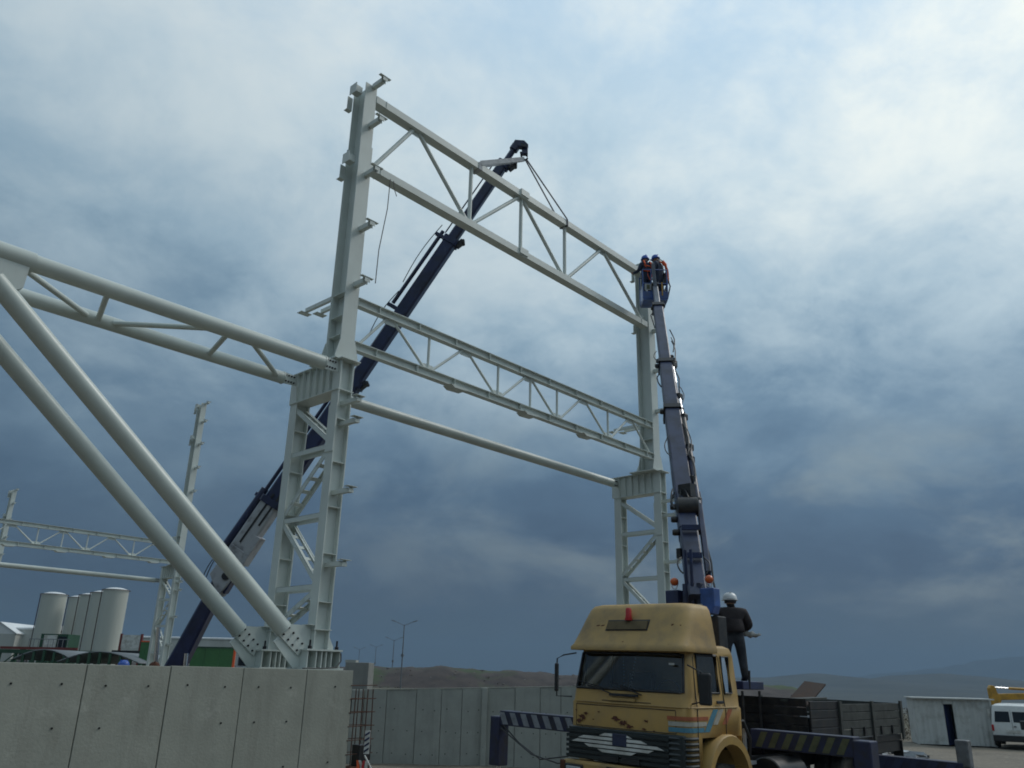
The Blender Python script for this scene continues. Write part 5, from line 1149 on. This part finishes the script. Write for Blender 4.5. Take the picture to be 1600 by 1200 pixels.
def green_panels():
    for lb, u0, u1, v0, D, edge in (('bright green panel with orange edge beside the far column', 221, 236, 1003, 60, 'orange'), ('wide green screen panel right of the crane arm', 300, 366, 1012, 52, 'orange')):
        a, b = at(u0, v0, D), at(u1, v0, D); T = thing('green_screen', lb, 'screen panel', (a.x, D, .5), 0, 'green screens'); w = b.x - a.x; h = a.z - .5
        n = max(2, int(w / .8))
        for k in range(n): q = MB(); q.b2(w * k / n + .01, w * (k + 1) / n - .01, 0, .06, 0, h); q.build('panel', M['green'], T)
        q = MB(); q.b2(w, w + .12, -.02, .08, 0, h + .05); q.build('edge_post', M[edge], T); q = MB(); q.b2(0, w, -.03, .09, h + .004, h + .08); q.build('top_rail', M[edge] if w < 1 else M['greend'], T)
        for k in (0, n): q = MB(); q.b2(w * k / n - .04, w * k / n + .04, .07, .2, 0, h); q.build('post', M['greend'], T)
    a = at(190, 990, 80); T = thing('red_frame', 'dark red steel frame with white panel right of the silos', 'steel frame', (a.x, 80, .4)); w = at(222, 990, 80).x - a.x; h = a.z - .4
    for x in (0, w): q = MB(); q.b2(x - .09, x + .09, 0, .2, 0, h); q.build('post', M['redbrown'], T)
    q = MB(); q.b2(.1, w - .1, .05, .15, h - 1.3, h - .1); q.build('white_panel', M['white'], T); q = MB(); q.b2(-.6, w + .4, -.1, .3, h - 1.9, h - 1.5); q.build('crossbeam', M['black'], T)
    a = at(372, 1018, 58); T = thing('parked_machine', 'grey machine cabin showing above the wall by column base', 'machine', (a.x, 58, .5)); h = a.z - .5
    q = MB(); q.b2(0, 1.9, 0, 2, .5, h); q.build('cabin', M['craneg'], T, bevel=.05); q = MB(); q.b2(.1, 1.8, -.02, -.004, h - .9, h - .35); q.build('window', M['vanglass'], T)
    for x in (.4, 1.5): q = MB(); q.lathe([(.3, -.1), (.4, -.1), (.4, .1), (.3, .1)], (x, .1, .4), 16, (0, 1, 0)); q.build('wheel', M['rubber'], T)
green_panels()

# ------------------------------------------------------------------ street lamps
def street_lamp(label, u, vtop, D, sp=1.0, arms=2):
    p = at(u, vtop, D); g = -.55; T = thing('street_lamp', label, 'street lamp', (p.x, p.y, g), R(random.uniform(-8, 8)), 'street lamps along the road'); h = p.z - g - .25
    q = MB(); q.tube((0, 0, 0), (0, 0, h), .10, .055, n=10); q.build('pole', M['lamppole'], T, smooth=40)
    q = MB(); q.b2(-.16, .16, -.16, .16, h * .56, h * .56 + .3); q.build('pole_box', M['lamppole'], T)
    for s in (-1, 1):
        q = MB(); q.path([(0, 0, h - .1), (s * .5, 0, h + .1), (s * 1.15, 0, h + .38)], .035, 6); q.build('arm', M['lamppole'], T)
        q = MB(); q.box((s * 1.4, 0, h + .45), (.62, .24, .1), rot=Matrix.Rotation(-s * .3, 3, 'Y')); q.build('lamp_head', M['lamppole'], T, bevel=.03)
random.seed(4)
street_lamp('nearest twin arm street lamp above the far concrete wall', 632, 973, 108)
street_lamp('second twin arm street lamp just left of the nearest one', 616, 998, 160)
street_lamp('faint farthest street lamp above the concrete block', 562, 1013, 240)
street_lamp('faint single street lamp between block and second lamp', 588, 1009, 225)

# ------------------------------------------------------------------ right side: shed, van, yellow arm, vehicle at the edge
def site_shed():
    a, b = at(1437, 1164, 44), at(1560, 1166, 43); g = gz(a.x, a.y); T = thing('site_shed', 'pale corrugated metal shed with dark open door beside the van', 'shed', (a.x, a.y, g), math.atan2(b.y - a.y, b.x - a.x)); w = (b - a).length; h = 2.14
    def corr(x0, x1):
        n = max(2, int((x1 - x0) / .11)); vs_ = []
        for i in range(n + 1):
            x = x0 + (x1 - x0) * i / n; y = -.018 if i % 2 else .018
            vs_ += [(x, y, .03), (x, y, h)]
        m = MB(); m.add(vs_, [(2 * i, 2 * i + 2, 2 * i + 3, 2 * i + 1) for i in range(n)]); o = m.build('wall_sheet', M['corr'], T); s_ = o.modifiers.new('s', 'SOLIDIFY'); s_.thickness = .01
    d0, d1 = w * .38, w * .50
    x = 0
    while x < d0 - .01: corr(x, min(x + .8, d0)); x += .8
    x = d1
    while x < w - .01: corr(x, min(x + .8, w)); x += .8
    q = MB(); q.b2(0, w, 2.2, 2.25, 0, h); q.b2(0, .05, .05, 2.2, 0, h); q.b2(w - .05, w, .05, 2.2, 0, h); q.build('rear_walls', M['corr'], T)
    q = MB(); q.b2(d0, d1, -.02, .02, h - .22, h); q.build('lintel', M['corr'], T)
    q = MB(); q.b2(-.12, w + .12, -.18, 2.4, h + .01, h + .07); q.build('roof', M['corr'], T)
    q = MB(); q.add([(d0 + .02, .03, .02), (d1 - .02, .45, .02), (d1 - .02, .45, h - .24), (d0 + .02, .03, h - .24), (d0 + .02, .06, .02), (d1 - .02, .48, .02), (d1 - .02, .48, h - .24), (d0 + .02, .06, h - .24)], [(0, 1, 2, 3), (4, 5, 6, 7), (0, 1, 5, 4), (1, 2, 6, 5), (2, 3, 7, 6), (3, 0, 4, 7)]); q.build('door', M['navy'], T)
    q = MB(); q.b2(w * .93, w * .965, -.05, -.025, 1.4, 1.75); q.build('notice_board', M['white'], T)
site_shed()
def van():
    a = at(1552, 1168, 42); g = gz(a.x, a.y); c = at(1588, 1168, 42); T = thing('parked_van', 'white minibus seen from behind beside the corrugated shed', 'van', (c.x, c.y, g), R(-34))
    # local: rear face at y=0, body runs +y
    lv = [(.32, .86, .03), (.55, .90, .0), (1.05, .90, .0), (1.15, .88, .02), (1.75, .80, .10), (1.92, .76, .14), (2.0, .62, .28)]
    def ol(w, y0, L_=4.7): r_ = .12; return [(-w + r_, y0), (-.05, y0 - .02), (.05, y0 - .02), (w - r_, y0), (w - .03, y0 + .04), (w, y0 + r_), (w, 1.5), (w, 3.0), (w * .97, L_ - .8 - y0), (w * .6, L_ - y0), (-w * .6, L_ - y0), (-w * .97, L_ - .8 - y0), (-w, 3.0), (-w, 1.5), (-w, y0 + r_), (-w + .03, y0 + .04)]
    m = MB(); O = [ol(w, y) for z, w, y in lv]; n = len(O[0]); fs_ = [(j * n + i, j * n + (i + 1) % n, (j + 1) * n + (i + 1) % n, (j + 1) * n + i) for j in range(len(lv) - 1) for i in range(n)] + [tuple((len(lv) - 1) * n + i for i in range(n)), tuple(range(n))[::-1]]
    m.add([(x, y, z[0]) for o, z in zip(O, lv) for x, y in o], fs_); bd = m.build('body', M['vanw'], T, smooth=40)
    for s in (-1, 1):
        q = MB(); q.poly([(s * .07, 1.2), (s * .72, 1.2), (s * .66, 1.68), (s * .07, 1.68)], (0, -.012 + .05, 0), (1, 0, 0), Vector((0, .13, 1)).normalized(), .02); wn = q.build('rear_window', M['vanglass'], T, bevel=.01); wn.location.y = -.19
        q = MB(); q.b2(s * .84 - .05, s * .84 + .05, -.03, .08, .78, 1.06); q.build('tail_light', M['red'], T, bevel=.015)
        q = MB(); q.poly([(.5, 1.2), (1.5, 1.2), (1.5, 1.66), (.5, 1.66)], (s * .868, 0, 0), (0, 1, 0), Vector((-s * .12, 0, 1)).normalized(), .02); q.build('side_window', M['vanglass'], T).location.x = s * .14
        for y in (.85, 3.8): q = MB(); q.lathe([(.2, -.1), (.32, -.11), (.34, -.07), (.34, .07), (.32, .11), (.2, .1)], (s * .8, y, .34), 20, (1, 0, 0)); wh = q.build('wheel', M['rubber'], T, smooth=40)
    q = MB(); q.b2(-.88, .88, -.10, .06, .32, .60); q.build('bumper', M['black'], T, bevel=.03)
    q = MB(); q.b2(-.30, .30, -.045, -.022, .72, .84); q.build('number_plate', M['white'], T)
    q = MB(); q.b2(-.006, .006, -.03, -.018, .62, 1.75); q.build('door_gap', M['black'], T)
    q = MB(); q.b2(.05, .16, -.045, -.02, .98, 1.02); q.build('door_handle', M['black'], T)
van()
def edge_vehicle():
    a = at(1596, 1190, 26); g = gz(a.x, a.y); T = thing('parked_pickup', 'white vehicle cut by right picture edge showing its black mirror', 'vehicle', (a.x + .62, a.y - .3, g), R(-36))
    m = MB(); m.b2(-.42, 1.35, .2, 4.3, .45, 1.02); m.build('body', M['vanw'], T, bevel=.08)
    m = MB(); m.add([(-.36, 1.3, 1.02), (1.3, 1.3, 1.02), (1.3, 3.4, 1.02), (-.36, 3.4, 1.02), (-.2, 1.9, 1.58), (1.14, 1.9, 1.58), (1.14, 3.1, 1.58), (-.2, 3.1, 1.58)], [(0, 1, 5, 4), (1, 2, 6, 5), (2, 3, 7, 6), (3, 0, 4, 7), (4, 5, 6, 7)]); m.build('cabin', M['vanglass'], T, bevel=.03)
    for x in (-.36, 1.28):
        for y in (.95, 3.5): q = MB(); q.lathe([(.2, -.1), (.34, -.11), (.36, -.07), (.36, .07), (.34, .11), (.2, .1)], (x, y, .36), 20, (1, 0, 0)); q.build('wheel', M['rubber'], T, smooth=40)
    q = MB(); q.b2(-.44, 1.37, .08, .26, .4, .68); q.build('bumper', M['black'], T, bevel=.03)
    q = MB(); q.path([(-.3, 1.5, 1.06), (-.45, 1.4, 1.15), (-.56, 1.35, 1.30)], .03, 6); q.build('mirror_arm', M['black'], T); q = MB(); q.box((-.58, 1.35, 1.38), (.20, .12, .26)); q.build('mirror', M['black'], T, bevel=.03)
edge_vehicle()
def yellow_arm():
    a = at(1548, 1092, 52); g = gz(a.x, a.y); T = thing('loader_crane', 'yellow folded loader crane arm above the shed roof', 'crane', (a.x + 4.5, a.y, g)); z = a.z - g; x0 = -4.5
    Yl = M['orangey']
    q = MB(); q.poly([(-.12, -.35), (.32, -.35), (.5, .0), (.28, .38), (.22, .72), (-.02, .78), (-.15, .6)], (x0 + .1, 0, z), (1, 0, 0), (0, 0, 1), .32); q.build('elbow', Yl, T, bevel=.03)
    q = MB(); q.beam((x0 + .4, 0, z + .12), (x0 + 5.0, 0, z + .30), .3, .36, c=.03); q.build('boom', Yl, T)
    q = MB(); q.tube((x0 + .25, 0, z + .66), (x0 + 1.2, 0, z + .62), .035, n=10); q.build('rod', M['chrome'], T); q = MB(); q.tube((x0 + 1.2, 0, z + .62), (x0 + 3.2, 0, z + .55), .075, n=12); q.build('cylinder', Yl, T)
    q = MB(); q.b2(.2, .7, -.25, .25, .9, z + .5); q.build('post', Yl, T, bevel=.02); q = MB(); q.b2(-1.2, 4.5, -1.1, 1.1, .55, .95); q.build('carrier', M['oily'], T)
    for x in (-.6, 3.2):
        for y in (-1, 1): q = MB(); q.lathe([(.25, -.14), (.46, -.14), (.5, -.1), (.5, .1), (.46, .14), (.25, .14)], (x, y, .5), 20, (0, 1, 0)); q.build('wheel', M['rubber'], T)
yellow_arm()
def scrub_and_posts():
    random.seed(31)
    for i, (u, v) in enumerate(((1408, 1108), (1418, 1107), (1431, 1109))):
        a = at(u, v, 60); g = gz(a.x, a.y); q = MB(); q.tube((0, 0, 0), (random.uniform(-.05, .05), 0, a.z - g), .04, n=7); o = q.build('fence_post', M['oily'], loc=(a.x, a.y, g))
        tag(o, ['leftmost thin fence post behind the flatbed tail', 'middle thin fence post between flatbed and shed', 'rightmost thin fence post nearest the shed'][i], 'fence post', 'thin fence posts')
    m = MB()
    for k in range(1500):
        a = at(random.uniform(1395, 1440), 1150, random.uniform(46, 56)); g = gz(a.x, a.y); z = g + random.random() ** 1.4 * 1.5; s = random.uniform(.03, .10); th = random.uniform(0, 6.3); ph = random.uniform(-.6, 1.2)
        dx = Vector((math.cos(th), math.sin(th), ph)).normalized() * s; dy = Vector((-math.sin(th), math.cos(th), random.uniform(-.4, .4))) * s * .4; c = Vector((a.x, a.y, z))
        m.add([c - dx, c + dy, c + dx, c - dy], [(0, 1, 2, 3)])
    tag(m.build('dry_bush', M['dscrub']), 'dry brown scrub between the flatbed tail and the shed', 'scrub', kind='stuff')
    m = MB()
    for k in range(120):
        a = at(random.uniform(1375, 1440), 1150, random.uniform(26, 32)); g = gz(a.x, a.y); r_ = random.uniform(.05, .22)
        m.mi = random.choice((0, 0, 0, 1)); m.box((a.x, a.y, g + random.uniform(.0, .45)), (r_ * 2.5, r_, r_ * .5), rot=Matrix.Rotation(random.uniform(0, 3), 3, 'Z') @ Matrix.Rotation(random.uniform(-.5, .5), 3, 'X'))
    tag(m.build('scrap_heap', [M['oily'], M['craneg']]), 'low heap of scrap and offcuts behind the truck tail', 'scrap', kind='stuff')
M['dscrub'] = mat('dry_bush_leaves', (.075, .058, .038), .95, ns=2, col2=(.05, .045, .025))
scrub_and_posts()

# cable drooping off the column base
cb = MB(); cb.path([W(.36, -.27, WTOP + .30), W(.33, -.33, WTOP + .16), W(.22, -.36, WTOP + .05), W(-.1, -.40, WTOP + .025), W(-.55, -.41, WTOP + .02)], .012, 6)
tag(cb.build('cable', M['black'], smooth=60), 'black cable drooping over the column base plate onto the wall', 'cable')

# ------------------------------------------------------------------ haze
hz = MB(); hz.b2(-4700, 6700, -1300, 8900, -48, 330); ho = hz.build('haze', None)
ho.data.materials.clear(); hm_ = bpy.data.materials.new('haze'); hm_.use_nodes = True; ht = hm_.node_tree; ht.nodes.clear()
hout = ht.nodes.new('ShaderNodeOutputMaterial'); hv = ht.nodes.new('ShaderNodeVolumePrincipled'); hv.inputs['Color'].default_value = (.23, .34, .47, 1); hv.inputs['Density'].default_value = 0.00020; hv.inputs['Anisotropy'].default_value = 0.2
ht.links.new(hv.outputs[0], hout.inputs['Volume']); ho.data.materials.append(hm_)
tag(ho, 'thin bluish haze over the whole site and hills', 'haze', kind='stuff')
